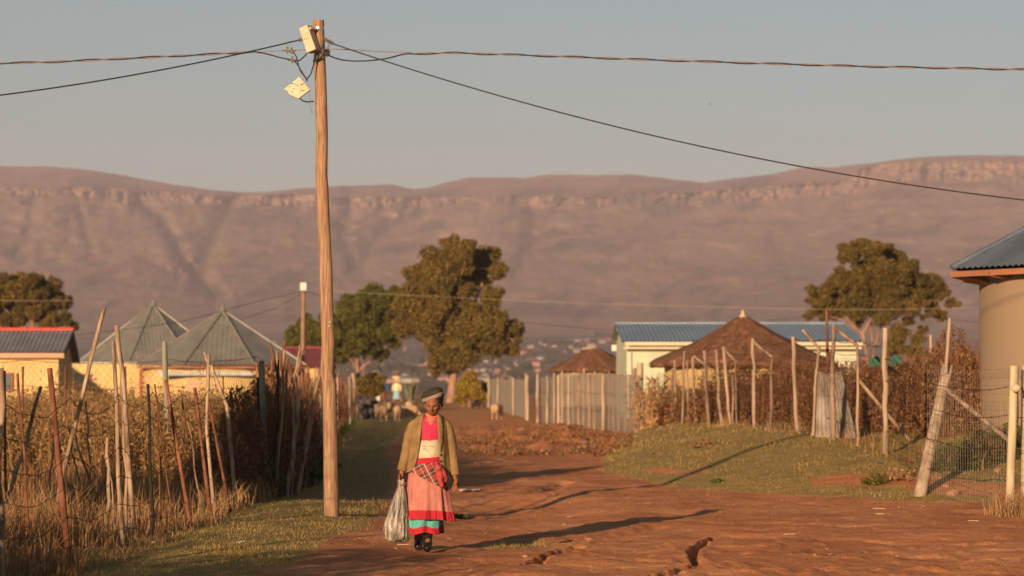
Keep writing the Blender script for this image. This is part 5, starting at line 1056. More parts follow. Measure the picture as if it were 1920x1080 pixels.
def teal_mat():
    m, nt, bs = nodes('teal_dotted_cotton'); tc = nt.nodes.new('ShaderNodeTexCoord'); vo = nt.nodes.new('ShaderNodeTexVoronoi'); vo.inputs['Scale'].default_value = 55; nt.links.new(tc.outputs['Object'], vo.inputs['Vector'])
    nt.links.new(mixc(nt, mth(nt, 'MULTIPLY', mth(nt, 'LESS_THAN', vo.outputs['Distance'], .3), .7), (.075,.30,.255), (.015,.07,.075)), bs.inputs['Base Color']); bs.inputs['Roughness'].default_value = .9; return m
M['teal'] = teal_mat()
def bag_mat():
    m, nt, bs = nodes('silver_grey_plastic'); v = coords(nt, (1,1,.10), False); n1 = noise(nt, v, 26, 6, .6); v2 = coords(nt, (1,1,.5), False); n2 = noise(nt, v2, 8, 4)
    nt.links.new(ramp(nt, n1, [(.34,(.06,.050,.040)),(.5,(.20,.17,.135)),(.68,(.42,.37,.30))]), bs.inputs['Base Color']); bs.inputs['Roughness'].default_value = .32; bs.inputs['Metallic'].default_value = .15; bs.inputs['Specular IOR Level'].default_value = .6
    bump(nt, bs, mth(nt, 'ADD', n1, n2), 1.0, .035); return m
M['bag'] = bag_mat()
def head_mb(mb, c, s=1.0, bow=.2, yaw=0):
    """sculpted head: front -y"""
    c = Vector(c); nu, nv = 56, 44; rot = Matrix.Rotation(yaw, 3, 'Z') @ Matrix.Rotation(bow, 3, 'X'); vs = []; fs = []
    g = lambda x, z, x0, z0, sx, sz: math.exp(-((x-x0)/sx)**2-((z-z0)/sz)**2)
    for j in range(nv+1):
        th = math.pi*j/nv
        for i in range(nu):
            a = 2*math.pi*i/nu; x = math.sin(th)*math.sin(a); y = -math.sin(th)*math.cos(a); z = math.cos(th)
            px, py, pz = x*.070, y*.092, z*.112
            if z < 0: px *= 1-.22*(-z)**1.6; 
            if y < 0 and z < .2: py *= 1-.06*max(0, .2-z)
            if y > 0 and z < -.2: py *= 1-.45*(-.2-z)
            if y < 0:
                f = -y**1 if False else min(1, -y*1.3)
                d = .020*g(px, pz, 0, -.018, .010, .020)+.010*g(px, pz, 0, .004, .008, .022) + .008*g(abs(px), pz, .013, -.026, .008, .008)
                d += .006*g(abs(px), pz, .026, .026, .018, .008) - .011*g(abs(px), pz, .027, .008, .014, .011)
                d += .008*g(abs(px), pz, .040, -.012, .014, .016) + .007*g(px, pz, 0, -.052, .021, .006)+.007*g(px, pz, 0, -.063, .018, .006) - .005*g(px, pz, 0, -.0575, .022, .003)
                d += .008*g(px, pz, 0, -.092, .020, .014) - .004*g(abs(px), pz, .020, -.036, .006, .012)
                py -= d*f*1.45
            vs.append(rot @ Vector((px, py, pz))*s+c)
    for j in range(nv):
        for i in range(nu):
            i2 = (i+1) % nu; fs.append((j*nu+i, (j+1)*nu+i, (j+1)*nu+i2, j*nu+i2))
    mb.add(vs, fs, True)
    for sx in (-1, 1): mb.ell(rot @ Vector((sx*.071, .006, -.004))*s+c, (.009*s,.018*s,.030*s), 10, 8, rot @ Matrix.Rotation(sx*.35, 3, 'Z'))
    return rot
def hand(mb, wrist, dirv, palm_n, side, s=1.0, curl=.6):
    """palm + four fingers + thumb as capsule chains. dirv: finger direction, palm_n: palm normal, side: thumb side"""
    w = Vector(wrist); d = Vector(dirv).normalized(); n = Vector(palm_n); n = (n-d*n.dot(d)).normalized(); t = d.cross(n).normalized()*side
    c = w+d*.045*s; m = Matrix((t, n, d)).transposed(); mb.ell(c, (.040*s,.016*s,.050*s), 14, 10, m); mb.capsule(w-d*.02, w+d*.02, .023*s, .022*s, 10)
    for k, (off, ln) in enumerate(((.030,.070),(.010,.080),(-.010,.074),(-.029,.058))):
        p = w+d*(.085-.004*abs(k-1))*s+t*off*s; ang = .15+.05*k; q = p
        for seg, (fr, r0, r1) in enumerate(((.44,.0098,.0090),(.31,.0090,.0080),(.25,.0080,.0068))):
            dd = (d*math.cos(ang)+n*math.sin(ang)+t*off*1.2).normalized(); q2 = q+dd*ln*fr*s; mb.capsule(q, q2, r0*s, r1*s, 8); q = q2; ang += curl+.06*k
    p = w+d*.02*s+t*.032*s; a = (d*.65+t*.75+n*.35).normalized(); q = p+a*.034*s; mb.capsule(p, q, .0125*s, .0105*s, 8); q2 = q+(d*.85+t*.15+n*.55).normalized()*.030*s; mb.capsule(q, q2, .0105*s, .0085*s, 8)
def woman():
    b = P(804, 1030, 27.2); b.z = Hs(b.x, b.y)+.005
    r = thing('person', 'woman in olive jacket, hot pink top and layered pink skirt walking with a silver bag', 'person', b)
    # body: one continuous surface
    mb = MB()
    hc = (.036,-.050,1.388); head_mb(mb, hc, .98, .22, -.06)
    mb.capsule((.03,-.03,1.32),(.015,.01,1.22), .050,.058); mb.capsule((.01,.01,1.2),(.0,.0,.9), .115,.12, 16); mb.capsule((-.10,.015,1.18),(.11,.015,1.18), .060,.060, 14); mb.ell((0,0,.86), (.16,.12,.12))
    shl, ell_, wrl = Vector((-.140,.01,1.2)), Vector((-.208,.02,.98)), Vector((-.258,-.035,.75)); shr, elr, wrr = Vector((.155,.01,1.2)), Vector((.218,.03,.96)), Vector((.250,-.01,.705))
    for A, B, C in ((shl, ell_, wrl), (shr, elr, wrr)): mb.capsule(A-Vector((0,0,.03)), B, .040,.036); mb.capsule(B, C, .038,.024)
    mb.capsule((-.07,.02,.84),(-.09,.10,.5), .085,.058); mb.capsule((-.09,.10,.5),(-.105,.31,.12), .052,.034); mb.ell((-.105,.29,.08), (.028,.06,.025))
    mb.capsule((.06,0,.84),(.02,-.04,.5), .085,.058); mb.capsule((.02,-.04,.5),(-.012,-.01,.09), .052,.034); mb.ell((-.012,-.04,.04), (.028,.07,.022))
    hand(mb, wrl, (-.06,-.05,-1), (.75,-.5,0), 1, 1.0, .95); hand(mb, wrr, (.0,-.05,-1), (-.75,-.45,0), -1, 1.0, .42)
    body = link('body', fuse(mb, .0044, 1), M['skin'], r)
    # eyes
    for sx in (-1, 1):
        e = MB().ell((0,0,0), (.0105,.006,.0045), 10, 8).build('eye', M['eye'], body); e.location = Vector(hc)+(Matrix.Rotation(-.06, 3, 'Z') @ Matrix.Rotation(.22, 3, 'X') @ Vector((sx*.027,-.0745,.008)))*.98
    hm_ = Matrix.Rotation(-.06, 3, 'Z') @ Matrix.Rotation(.22, 3, 'X')
    for sx in (-1, 1): MB().tube([Vector(hc)+hm_ @ Vector((sx*a_, b_, c_)) for a_, b_, c_ in ((.012,-.0885,.022),(.026,-.0865,.029),(.042,-.076,.025))], [.0018,.0030,.0016], 6).build('eyebrow', M['eye'], body)
    MB().tube([Vector(hc)+hm_ @ Vector((a_, b_, c_)) for a_, b_, c_ in ((-.022,-.0875,-.060),(-.01,-.0965,-.0585),(0,-.0985,-.0595),(.01,-.0965,-.0585),(.022,-.0875,-.060))], [.0015,.004,.0045,.004,.0015], 8).build('lips', M['lips'], body)
    # pink top, scarf, beads
    MB().loft([(0,0,.95,.135,.105),(0,0,1.05,.135,.115),(.005,0,1.14,.14,.122),(.01,0,1.2,.155,.118),(.012,.0,1.25,.15,.10),(.018,0,1.285,.10,.08),(.02,.0,1.30,.072,.066)], 56, fn=lambda a, i, t: (1+.015*math.sin(a*7+i), 0)).build('top', M['pink'], r)
    MB().loft([(.016,-.014,1.205,.052,.100),(.018,-.014,1.235,.068,.098),(.02,-.012,1.265,.078,.086),(.024,-.01,1.295,.070,.070),(.026,-.008,1.315,.064,.062)], 40, fn=lambda a, i, t: (1+.03*math.sin(a*5+i*1.3), -.012*math.cos(a)*(i < 2))).build('neck_scarf', M['salmon'], r)
    bd = MB()
    for i in range(17):
        a = -1.0+2.0*i/16; bd.ell((.018+.075*math.sin(a), -.012-.104*math.cos(a), 1.262-.028*math.cos(a)+.012), (.0052,.0045,.0052), 8, 6)
    bd.build('necklace', M['bead'], r)
    # sash and band
    s = MB().loft([(.0,0,.872,.152,.128),(.0,0,.90,.155,.132),(.0,0,.95,.150,.13),(.0,0,1.0,.146,.128),(.0,0,1.045,.142,.126),(0,0,1.055,.138,.122)], 64, fn=lambda a, i, t: (1+.02*math.sin(a*3+i*1.4)+.016*float(fbm(a*5, i*1.3, 2, 5)), .010*math.sin(a*1.3)+.006*math.sin(a*4))); so2 = s.build('sash', M['creamsash'], r)
    for q in ([(-.075,-.130,1.0),(-.055,-.136,1.02),(-.05,-.136,.985),(-.03,-.139,1.015)],[(-.06,-.136,.975),(-.035,-.14,.985),(-.02,-.142,.96)],[(.0,-.141,1.02),(.03,-.14,1.0),(.05,-.137,1.01)]): MB().tube(q, .0016, 5).build('print_line', M['blueprint'], so2)
    MB().loft([(0,0,.818,.163,.138),(0,0,.85,.165,.141),(0,0,.885,.160,.138),(0,0,.897,.156,.134)], 60, fn=lambda a, i, t: (1+.015*math.sin(a*6), .012*math.sin(a))).build('waist_band', M['red'], r)
    # skirt
    def pl(a, i, t): return (1+t*(.062*math.cos(a*9+.6+.5*t)+.034*math.cos(a*17+1.7*t)+.035*math.sin(a*4+t*2)+.05*float(fbm(a*2.5, t*2, 3, 6))), 0)
    SK = [(-.01,.0,.86,.155,.13),(-.012,.0,.80,.168,.145),(-.012,.005,.72,.178,.155),(-.01,.01,.62,.190,.165),(-.004,.015,.52,.200,.175),(.0,.02,.43,.212,.185),(.003,.02,.378,.219,.189)]
    sk = MB().loft(SK, 144, fn=pl); sk.build('skirt', M['skirt'], r)
    def ru(a, i, t): k = pl(a, i, 1)[0]; return (k*(1+.022+(.035*t)*math.sin(a*46)+.02*t), .010*math.sin(a*2+1)-.014*math.sin(a))
    MB().loft([(.003,.02,.392,.220,.19),(.003,.02,.372,.221,.191),(.003,.02,.35,.223,.193),(.003,.02,.325,.226,.196),(.003,.02,.305,.228,.198)], 220, fn=ru).build('ruffle', M['red'], r)
    def un(a, i, t): return (1+(.05+.02*t)*math.cos(a*7+1)+.03*math.cos(a*13), .012*math.sin(a*5+1)*t)
    MB().loft([(-.03,.05,.46,.165,.14),(-.045,.055,.34,.178,.17),(-.052,.06,.27,.182,.19),(-.055,.06,.225,.184,.195)], 120, fn=un).build('underskirt', M['teal'], r)
    def un2(a, i, t): return (1.012+.07*math.cos(a*7+1)+.03*math.cos(a*13), .012*math.sin(a*5+1))
    MB().loft([(-.055,.06,.236,.184,.195),(-.055,.06,.20,.187,.198),(-.055,.06,.175,.189,.20)], 120, fn=un2).build('hem', M['red'], r)
    g = MB(); g.add([(.075,-.118,.31),(.105,-.10,.31),(.098,-.105,.19),(.055,-.125,.185)], [(0,1,2,3)]); 
    # plaid wrap with slanted lower edge
    rings = []; n = 72; mb = MB(); vs = []; rows = 9
    for j in range(rows+1):
        t = j/rows
        for i in range(n):
            a = 2*math.pi*i/n; x = math.sin(a); f = math.cos(a) > -.2
            zt = .845+.008*math.sin(a*3); zb_ = .775-.098*(x+1)
            z = zt+(zb_-zt)*t; rx = .172+.018*t+.004*math.sin(a*8+t*4); vs.append((rx*math.sin(a)-.004, -(rx-.022)*math.cos(a)-.006*t, z))
    mb.add(vs, [(j*n+i, (j+1)*n+i, (j+1)*n+(i+1) % n, j*n+(i+1) % n) for j in range(rows) for i in range(n)], True); wrap = mb.build('plaid_wrap', M['plaid'], r)
    kb = MB(); kb.tube([(.075,-.165,.845),(.10,-.175,.78),(.115,-.178,.70),(.128,-.172,.63),(.125,-.165,.60)], [.022,.034,.032,.020,.006], 10, jag=.12); kb.tube([(.10,-.16,.83),(.135,-.158,.76),(.165,-.150,.70),(.16,-.145,.665)], [.020,.030,.026,.008], 10, jag=.12); kb.build('wrap_end', M['plaidred'], wrap)
    # jacket
    J = [(.012,.0,1.312,.075,.068),(.012,.0,1.300,.105,.078),(.012,.0,1.284,.132,.085),(.012,.0,1.255,.160,.095),(.012,.0,1.21,.176,.108),(.01,.0,1.14,.182,.128),(.008,.0,1.05,.182,.135),(.004,.0,.95,.186,.142),(.0,.0,.86,.198,.152),(-.002,.0,.79,.210,.165),(-.002,.0,.755,.216,.170)]
    XL = [-.042,-.046,-.050,-.055,-.062,-.074,-.082,-.096,-.112,-.150,-.185]; XR = [.066,.072,.080,.084,.088,.092,.096,.102,.110,.128,.15]
    a0 = []; a1 = []
    for (cx, cy, z, rx, ry), xl, xr_ in zip(J, XL, XR): a0.append(math.asin(max(-.99, min(.99, (xr_-cx)/rx)))); a1.append(2*math.pi+math.asin(max(-.99, min(.99, (xl-cx)/rx))))
    def jf(a, i, t): return (1+.018*math.sin(a*6+t*5)+.05*t*float(fbm(a*4, t*4, 3, 8))+.03*t*math.sin(a*9+1), -.03*t*(math.sin(a) > 0)*max(0, math.cos(a)) + (.0))
    jm = MB().loft(J, 72, a0=a0, a1=a1, fn=jf)
    me = cut(jm.mesh('jacket'), [('SUBSURF', dict(levels=1)), ('SOLIDIFY', dict(thickness=.009, offset=1))]); me.materials.clear(); jk = link('jacket', me, M['jacket'], r)
    for nm, pts, rad in (('sleeve', [(-.095,.005,1.235),(-.140,.005,1.215),(-.170,.01,1.14),(-.192,.016,1.06),(-.208,.018,.98),(-.228,-.002,.88),(-.250,-.028,.80),(-.258,-.035,.768)], [.040,.052,.058,.056,.053,.050,.047,.046]), ('sleeve', [(.110,.005,1.235),(.155,.005,1.215),(.188,.012,1.13),(.205,.022,1.04),(.218,.026,.96),(.232,.014,.86),(.246,-.002,.76),(.250,-.008,.725)], [.040,.052,.058,.056,.053,.050,.047,.047])):
        sm_ = MB(); pf = [Vector(pts[i]).lerp(Vector(pts[i+1]), k/3) for i in range(len(pts)-1) for k in range(3)]+[Vector(pts[-1])]; rf_ = [(rad[i]*(1-k/3)+rad[i+1]*k/3)*(1+.045*math.sin((i*3+k)*1.9)) for i in range(len(pts)-1) for k in range(3)]+[rad[-1]]; sm_.tube(pf, rf_, 24, jag=.10); me = cut(sm_.mesh('sleeve'), [('SUBSURF', dict(levels=1))]); me.materials.clear(); link(nm, me, M['jacket'], jk)
    # lapels
    for side, X in ((-1, XL), (1, XR)):
        vs = []; m_ = 8
        for i in range(m_):
            cx, cy, z, rx, ry = J[i]; x = X[i]; a = math.asin(max(-.98, min(.98, (x-cx)/rx))); w = (.03+.014*math.sin(i/(m_-1)*math.pi))*(1 if i < 7 else .3)
            a2 = a+side*w/rx*1.1
            for aa, o in ((a-side*.04, .010), (a, .019), (a2, .018), (a2+side*.03, .006)): vs.append((cx+(rx+o)*math.sin(aa), cy-(ry+o)*math.cos(aa), z))
        lp = MB(); lp.add(vs, [(i*4+k, i*4+k+1, (i+1)*4+k+1, (i+1)*4+k) for i in range(m_-1) for k in range(3)], True); lp.build('lapel', M['jacket'], jk)
    for z in (.99, .925, .862): q = MB().ell((0,0,0), (.010,.005,.010), 12, 8).build('button', M['boot'], jk); q.location = (.115+.02*(.99-z), -.128-.012*(1-z)*3, z)
    # boots
    for (ax, ay, az), (tx, ty, tz_), lift in (((-.105,.33,.10),(-.10,.24,.32),1), ((-.012,0,.06),(.0,-.03,.32),0)):
        bb = MB(); bb.tube([(ax,ay,az-.03),(ax,ay,az+.05),((ax+tx)/2,(ay+ty)/2,(az+tz_)/2),(tx,ty,tz_)], [.046,.043,.050,.058], 16)
        if lift: bb.capsule((ax,ay,az-.02),(ax-.004,ay-.13,az-.065), .044,.038, 14)
        else: bb.capsule((ax,ay,az-.018),(ax,ay-.13,az-.022), .042,.038, 14)
        link('boot', fuse(bb, .006, 3), M['boot'], r)
    # headscarf
    cx, cy, cz = .036, .0, 1.468; tb = MB(); rt = Matrix.Rotation(-.12, 3, 'Y') @ Matrix.Rotation(.10, 3, 'X')
    tb.ell((cx, cy+.005, cz+.008), (.093,.106,.066), 36, 20, rt)
    for k, (dz, rx, ry, tr, tilt) in enumerate(((.040,.070,.080,.034,-.30),(.012,.080,.092,.033,-.16),(-.028,.068,.086,.022,-.10),(.054,.044,.052,.030,-.35))):
        ms = Matrix.Rotation(tilt, 3, 'Y') @ Matrix.Rotation(.12, 3, 'X'); pts = [Vector((cx, cy, cz+dz))+ms @ Vector((rx*math.sin(a), -ry*math.cos(a), .004*math.sin(3*a+k))) for a in np.linspace(0, 2*math.pi, 33)]; tb.tube(pts, tr, 12, cap=False)
    tb.ell((cx,cy-.012,cz-.022), (.079,.100,.040), 24, 12, Matrix.Rotation(.10, 3, 'X')); tb.capsule((cx+.078,.0,1.45),(cx+.085,.01,1.395), .026,.018); tb.capsule((cx+.06,.05,1.44),(cx+.06,.05,1.39), .04,.03); tb.capsule((cx-.05,.055,1.44),(cx-.04,.06,1.39), .04,.03)
    hsf = link('headscarf', fuse(tb, .006, 3), M['turban'], r)
    ms = Matrix.Rotation(-.36, 3, 'Y') @ Matrix.Rotation(.05, 3, 'X'); lb = MB(); vs = []; m_ = 48
    for i in range(m_+1):
        a = -1.9+3.8*i/m_
        for z, rr2 in ((-.019,.1085),(-.010,.1135),(.008,.1145),(.019,.111)): vs.append(Vector((cx, cy-.005, cz+.004))+ms @ Vector(((rr2-.006)*math.sin(a), -rr2*math.cos(a)*1.02, z)))
    lb.add(vs, [(i*4+k, (i+1)*4+k, (i+1)*4+k+1, i*4+k+1) for i in range(m_) for k in range(3)], True); me = cut(lb.mesh('band'), [('SOLIDIFY', dict(thickness=.006, offset=0))]); me.materials.clear(); link('scarf_band', me, M['turbanlight'], hsf)
    # bag, a thing of its own
    hb_ = b+wrl+Vector((-.006,-.02,-.135)); bg_ = MB()
    rg = [(0,0,.075,.030,.026),(0,0,.05,.034,.03),(0,0,.02,.026,.022),(0,0,-.01,.034,.03),(-.006,0,-.07,.052,.045),(-.012,0,-.15,.070,.06),(-.026,0,-.24,.090,.078),(-.038,0,-.33,.108,.09),(-.044,0,-.42,.122,.10),(-.040,0,-.475,.124,.10),(-.034,0,-.505,.108,.085),(-.03,0,-.52,.06,.05)]
    def bf(a, i, t): k = min(1, max(0, (i-2)/5)); return (1+(.10-.05*k)*math.sin(a*9+i*.35)+.07*float(fbm(a*4, i*.8, 3, 9))+.03*math.sin(a*19+i), .014*k*math.sin(a*3))
    bg_.loft(rg[::-1], 120, fn=lambda a, i, t: bf(a, len(rg)-1-i, t), capb=True, capt=True); bo_ = MB.build(bg_, 'plastic_bag', None); me = cut(bo_.data, [('SUBSURF', dict(levels=1))]); bpy.data.objects.remove(bo_); me.materials.clear()
    bo_ = link('plastic_bag', me, M['bag']); bo_.location = hb_; tag(bo_, 'silver-grey plastic bag hanging full from the walking woman\'s hand', 'bag')
M['lips'] = cloth('dark_lips', two((.075,.026,.020)), 9, .1, .002, 60, .5); M['eye'] = cloth('dark_eye', two((.02,.012,.01)), 5, 0); M['blueprint'] = cloth('blue_print', two((.10,.13,.25)), 5, 0); M['plaidred'] = cloth('plaid_red_wool', [(.35,(.10,.03,.025)),(.5,(.38,.05,.045)),(.65,(.30,.06,.05))], 22)
woman()
# far walkers, seen from behind
def walker(label, px, py, Y, top, skirt, head, hgt, stride, extra=None):
    b = P(px, py, Y); b.z = Hs(b.x, b.y); r = thing('person', label, 'person', b, math.pi, scale=hgt/1.6); mb = MB(); head_mb(mb, (0,-.02,1.45), 1, .1)
    mb.capsule((0,0,1.36),(0,0,1.26), .05,.055); mb.capsule((0,0,1.22),(0,0,.9), .12,.13); mb.capsule((-.12,0,1.24),(.12,0,1.24), .07,.07); mb.ell((0,0,.85), (.17,.12,.12))
    for s in (-1, 1):
        mb.capsule((s*.18,0,1.23),(s*.24,.03,.98), .05,.04); mb.capsule((s*.24,.03,.98),(s*.25,-.03,.76), .036,.024); hand(mb, (s*.25,-.03,.76), (0,0,-1), (-s,0,0), 1 if s > 0 else -1, 1, .6)
        mb.capsule((s*.08,0,.84),(s*.09,-stride*s*.5,.48), .09,.06); mb.capsule((s*.09,-stride*s*.5,.48),(s*.10,-stride*s,.09), .055,.036); mb.ell((s*.10,-stride*s-.05,.035), (.042,.12,.035))
    link('body', fuse(mb, .012, 1), M['skin'], r)
    tp = MB().loft([(0,0,.86,.19,.15),(0,0,1.0,.175,.14),(0,0,1.15,.18,.14),(0,0,1.25,.19,.12),(0,0,1.31,.12,.09),(0,0,1.33,.07,.07)], 32, fn=lambda a, i, t: (1+.02*math.sin(a*6+i), 0))
    for s in (-1, 1): tp.tube([(s*.15,0,1.25),(s*.20,.0,1.18),(s*.245,.03,.98),(s*.252,-.02,.84)], [.06,.068,.056,.045], 12)
    tp.build('top', top, r); MB().loft([(0,0,.92,.17,.14),(0,0,.8,.20,.17),(0,0,.55,.22,.19),(0,0,.32,.235,.205)], 48, fn=lambda a, i, t: (1+.05*t*math.sin(a*9), 0)).build('skirt', skirt, r)
    hd = MB(); hd.ell((0,.01,1.50), (.09,.10,.075), 20, 12); hd.ell((0,.08,1.47), (.05,.05,.05), 12, 8); link('head_wrap', fuse(hd, .01, 2), head, r); return r
M['salmondull'] = cloth('dull_red_cloth', two((.34,.10,.07))); M['blue'] = cloth('blue_cloth', two((.035,.085,.27))); M['creamtop'] = cloth('cream_cloth', two((.60,.48,.28))); M['brownskirt'] = cloth('brown_cloth', two((.13,.055,.03))); M['lightblue'] = cloth('light_blue_cloth', two((.22,.32,.38))); M['bucketwhite'] = cloth('white_plastic', two((.60,.58,.52)), 5, 0); M['yellowplastic'] = cloth('yellow_plastic', two((.55,.45,.05)), 5, 0)
w1 = walker('distant woman in a blue top and brown skirt walking away', 718, 757, 168, M['blue'], M['brownskirt'], M['red'], 1.5, .16)
w2 = walker('distant woman in cream top and light blue skirt carrying a load on her head', 744, 759, 165, M['creamtop'], M['lightblue'], M['creamtop'], 1.5, -.16)
def bucket(label, loc, mat, lid=False):
    r = thing('bucket', label, 'bucket', loc); mb = MB().loft([(0,0,0,.11,.11),(0,0,.28,.145,.145),(0,0,.285,.15,.15)], 24, capb=True, capt=lid); mb.build('pail', mat, r); MB().tube([(-.145,0,.27),(-.13,0,.42),(0,0,.50),(.13,0,.42),(.145,0,.27)], .008, 6).build('handle', M['galv'], r)
l1 = w1.location; l2 = w2.location
bucket('white bucket in the hand of the distant woman in blue', (l1.x-.26, l1.y, l1.z+.20), M['bucketwhite']); bucket('yellow bucket beside the white one held by the distant woman in blue', (l1.x-.52, l1.y-.1, Hs(l1.x-.52, l1.y-.1)+.55), M['yellowplastic'])
bucket('pale bucket in the right hand of the distant woman in cream', (l2.x+.27, l2.y, l2.z+.2), M['galv'])
hl = thing('head_load', 'reddish cloth bundle in a cream basin on the head of the distant woman', 'bundle', (l2.x, l2.y, l2.z+1.47)); MB().loft([(0,0,0,.10,.10),(0,0,.05,.24,.24),(0,0,.12,.26,.26),(0,0,.14,.25,.25)], 24, capb=True, capt=True).build('basin', M['creamtop'], hl)
mb = MB().ell((0,0,.16), (.20,.18,.07), 18, 10).ell((.06,0,.20), (.10,.10,.06), 12, 8); link('cloth_bundle', fuse(mb, .02, 1), M['salmondull'], hl)
# animals
M['wool'] = pm('tan_sheep_wool', [(.3,(.27,.16,.09)),(.5,(.40,.25,.15)),(.7,(.52,.34,.22))], 9, .95, bmp=.9, bdist=.03, bscale=24); M['face'] = pm('sheep_face', [(.3,(.16,.09,.055)),(.7,(.28,.17,.11))], 9); M['darkfur'] = pm('dark_dog_fur', [(.3,(.015,.012,.010)),(.7,(.04,.03,.022))], 12)
def quadruped(name, label, cat, loc, rz, L, Hh, graze, mat, legmat, fat=1.0, tail=True, sc=1):
    """faces +x locally"""
    r = thing(name, label, cat, loc, rz, scale=sc); mb = MB(); h = Hh
    mb.ell((.0,0,h*.66), (L*.42,.155*fat,.165*fat), 20, 12); mb.ell((L*.24,0,h*.66), (L*.2,.14*fat,.175*fat), 16, 10); mb.ell((-L*.26,0,h*.68), (L*.18,.145*fat,.16*fat), 16, 10)
    if graze: nk = (L*.52,0,h*.40); hd = (L*.64,0,h*.16)
    else: nk = (L*.50,0,h*.92); hd = (L*.64,0,h*.98)
    mb.capsule((L*.34,0,h*.72), nk, .085*fat,.062); 
    for s in (-1, 1):
        y = s*.075*fat; mb.capsule((L*.27,y,h*.6),(L*.285,y,h*.30), .045,.028); mb.capsule((L*.285,y,h*.30),(L*.28,y,h*.05), .024,.019); mb.ell((L*.29,y,.018), (.032,.022,.022), 10, 6)
        mb.capsule((-L*.30,y,h*.62),(-L*.24,y,h*.42), .065,.042); mb.capsule((-L*.24,y,h*.42),(-L*.36,y,h*.26), .034,.024); mb.capsule((-L*.36,y,h*.26),(-L*.34,y,h*.05), .022,.018); mb.ell((-L*.33,y,.018), (.032,.022,.022), 10, 6)
    v = (Vector(hd)-Vector(nk)).normalized(); mb.capsule(nk, hd, .058,.036)
    for s in (-1, 1): mb.capsule(Vector(nk)+Vector((.0,s*.05,.02)), Vector(nk)+Vector((-.01,s*.11,.0)), .018,.010, 8)
    if tail: mb.capsule((-L*.42,0,h*.74),(-L*.47,0,h*.50), .026,.014, 8)
    link('body', fuse(mb, .014, 2), mat, r)
    for s in (-1, 1): MB().ell((0,0,0), (.008,.006,.008), 8, 6).build('eye', M['eye'], r).location = Vector(nk)+v*.06+Vector((0,s*.048,.02))
    return r
for lb, px, py, Y, rz, L, h, gz in [('grazing sheep seen from behind beside the grey mesh fence', 932, 787, 107, 1.25, .95, .62, True), ('left-most pale sheep of the flock with its head up', 714, 790, 103, 2.0, .9, .60, False), ('tall pale sheep standing behind the left-most sheep', 731, 781, 114, 1.3, .9, .68, False), ('rounded tan sheep seen from behind in the middle of the flock', 746, 790, 103, 1.5, .95, .60, True), ('tan sheep at the right of the flock, partly behind the woman', 765, 790, 104, .3, .9, .58, True), ('farthest small sheep just above the woman\'s shoulder', 771, 776, 122, 1.2, .85, .58, True)]:
    g = P(px, py, Y); quadruped('sheep', lb, 'sheep', (g.x, Y, Hs(g.x, Y)), rz, L, h, gz, M['wool'], M['face'], 1.15)
g = P(893, 767, 142); quadruped('dog', 'small dark dog on the grass left of the grey mesh fence', 'dog', (g.x, 142, Hs(g.x, 142)), .5, .6, .38, False, M['darkfur'], M['darkfur'], .6)
# bird
bd_ = thing('bird', 'small dark bird gliding high over the right-hand mountains', 'bird', P(1331,195,70)); mb = MB(); mb.ell((0,0,0), (.016,.07,.014), 12, 8)
for s in (-1, 1): mb.add([(0,.025,0),(s*.045,.03,.022),(s*.085,.0,-.008),(s*.045,-.01,.018),(0,-.02,0)], [(0,1,3,4),(1,2,3)]); mb.add([(0,.025,-.006),(s*.045,.03,.016),(s*.085,.0,-.012),(s*.045,-.01,.012),(0,-.02,-.006)], [(4,3,1,0),(3,2,1)])
mb.build('body', M['turban'], bd_)
# stones, rubble wall, litter
def rock(name, label, loc, r, mat, sq=.7, cat='stone'):
    mb = MB(); nu, nv = 20, 14; s0 = random.random()*50; vs = []; fs = []
    for j in range(nv+1):
        th = math.pi*j/nv
        for i in range(nu):
            a = 2*math.pi*i/nu; x, y, z = math.sin(th)*math.cos(a), math.sin(th)*math.sin(a), math.cos(th); k = r*(1+.35*float(fbm(x*1.6+s0+z, y*1.6+z*1.1, 3, 3))); vs.append((x*k, y*k, z*k*sq))
    for j in range(nv):
        for i in range(nu): fs.append((j*nu+i, (j+1)*nu+i, (j+1)*nu+(i+1) % nu, j*nu+(i+1) % nu))
    mb.add(vs, fs, True); o = mb.build(name, mat); o.location = loc; return tag(o, label, cat)
M['stone'] = pm('reddish_stone', [(.3,(.22,.10,.055)),(.7,(.38,.20,.12))], 8, .95, bmp=.6, bdist=.02); M['darkstone'] = pm('dark_grey_stone', [(.3,(.05,.045,.045)),(.7,(.12,.105,.10))], 6, .95, bmp=.6, bdist=.03)
for px, py, r, lb in [(1787,928,.085,'rounded reddish boulder right of the leaning post'),(1775,913,.05,'small stone behind the rounded boulder'),(1870,884,.05,'small pale stone below the plastered wall'),(1797,887,.04,'small stone among the grass under the netting'),(1040,928,.035,'small stone on the road right of the woman'),(985,1045,.03,'small stone at the lip of the short crack')]:
    g = G(px, py); rock('stone', lb, (g.x, g.y, g.z+r*.25), r, M['stone'])
for i in range(60):
    px, py = random.uniform(640, 1880), random.uniform(870, 1075); g = G(px, py)
    if float(grass_mask(np.array([g.x]), np.array([g.y]))[0]) > .3: continue
    o = rock('pebble', 'one of the small reddish clods scattered over the dirt road', (g.x, g.y, g.z), random.uniform(.008, .022), M['stone'], .7, 'pebble'); o['group'] = 'clods scattered over the dirt road'
KW = thing('stone_kraal_wall', 'low dark rubble wall at the far end of the brushwood fence', 'wall', (0,0,0))
for i in range(34):
    px = 672+random.uniform(0, 34); Y = random.uniform(108, 113); x = (px-960)/F*Y; lvl = random.choice((.1,.3,.5,.66))
    o = rock('rubble', '', (x, Y, Hs(x, Y)+lvl), random.uniform(.15, .24), M['darkstone']); o.parent = KW
    for k in [k for k in ('label','category') if k in o.keys()]: del o[k]
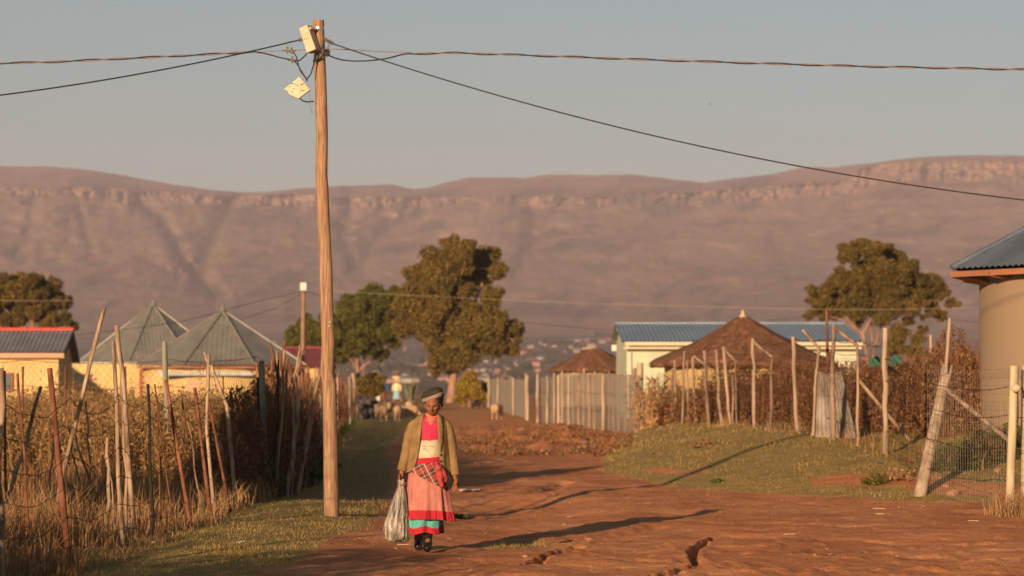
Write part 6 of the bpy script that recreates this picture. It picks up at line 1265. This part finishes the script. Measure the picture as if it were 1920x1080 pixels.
# litter
def scrap(label, px, py, w, l, mat, cat='litter', name='plastic_scrap'):
    g = G(px, py); mb = MB(); n = 6; rz = random.uniform(0, 3); vs = [((i/n-.5)*w+random.gauss(0,w*.06), (j/n-.5)*l+random.gauss(0,l*.06), .012+.035*float(vnoise(i*.9+px, j*.9, 3))) for i in range(n+1) for j in range(n+1)]
    mb.add(vs, [(i*(n+1)+j, (i+1)*(n+1)+j, (i+1)*(n+1)+j+1, i*(n+1)+j+1) for i in range(n) for j in range(n)], True); o = mb.build(name, mat); o.location = (g.x, g.y, g.z); o.rotation_euler.z = rz; tag(o, label, cat)
M['litwhite'] = pm('white_litter', two((.6,.58,.55)), 5, .5, bmp=0); M['litblue'] = pm('blue_litter', two((.12,.2,.34)), 5, .5, bmp=0); M['litred'] = pm('red_litter', two((.5,.04,.08)), 5, .5, bmp=0); M['litgreen'] = pm('green_litter', two((.05,.2,.12)), 5, .5, bmp=0); M['litorange'] = pm('orange_litter', two((.5,.16,.07)), 5, .5, bmp=0)
for a in [('white plastic scrap at the foot of the corner post',1237,808,.14,.14,M['litwhite']),('orange scrap on the grass slope near the reddish bare patch',1228,852,.2,.1,M['litorange']),('red and white wrapper at the foot of the netting left of the leaning post',1704,868,.12,.2,M['litred']),('pale blue scrap on the bank left of the red wrapper',1648,870,.07,.07,M['litblue']),('teal scrap on the grassy bank below the tin sheet',1597,858,.08,.08,M['litgreen']),('white scrap on the dark grass left of the utility pole',590,857,.06,.08,M['litwhite']),
    ('pale rag behind the woman on the road',880,922,.22,.3,M['litwhite']),('white scrap right of the cracked earth heap',1100,832,.14,.3,M['litwhite']),('pale wrapper under the charred stake',288,1022,.06,.08,M['litwhite']),('bluish plastic among the stakes in the left grass',268,930,.1,.12,M['litblue']),('pale wrapper on the dark lawn at lower left',452,1022,.04,.07,M['litwhite']),('scrap of white plastic in the rubble behind the woman',935,865,.12,.2,M['litwhite']),('grey plastic strip in the rubble behind the woman',905,870,.1,.3,M['litwhite']),('small white scrap on the shaded lawn',655,925,.05,.07,M['litwhite']),('white scrap on the far bank',745,825,.08,.14,M['litwhite'])]: scrap(*a)
for lb, px, py, l, rz in [('pale straw lying on the road by the woman\'s boots',755,1023,.11,.15),('longest pale straw on the side road left of the leaning post',1648,955,.16,.05),('short pale straw on the side road',1650,965,.10,-.1),('pale splinter on the road under the leaning post',1731,950,.05,.2),('pale straw on the right of the dirt road',1825,978,.12,0),('pale straw beside the long crack',1480,1003,.12,.1)]:
    g = G(px, py); o = MB().tube([(-l/2,0,.008),(0,.004,.011),(l/2,0,.008)], .004, 5).build('straw', M['straw2']); o.location = g; o.rotation_euler.z = rz; tag(o, lb, 'straw')
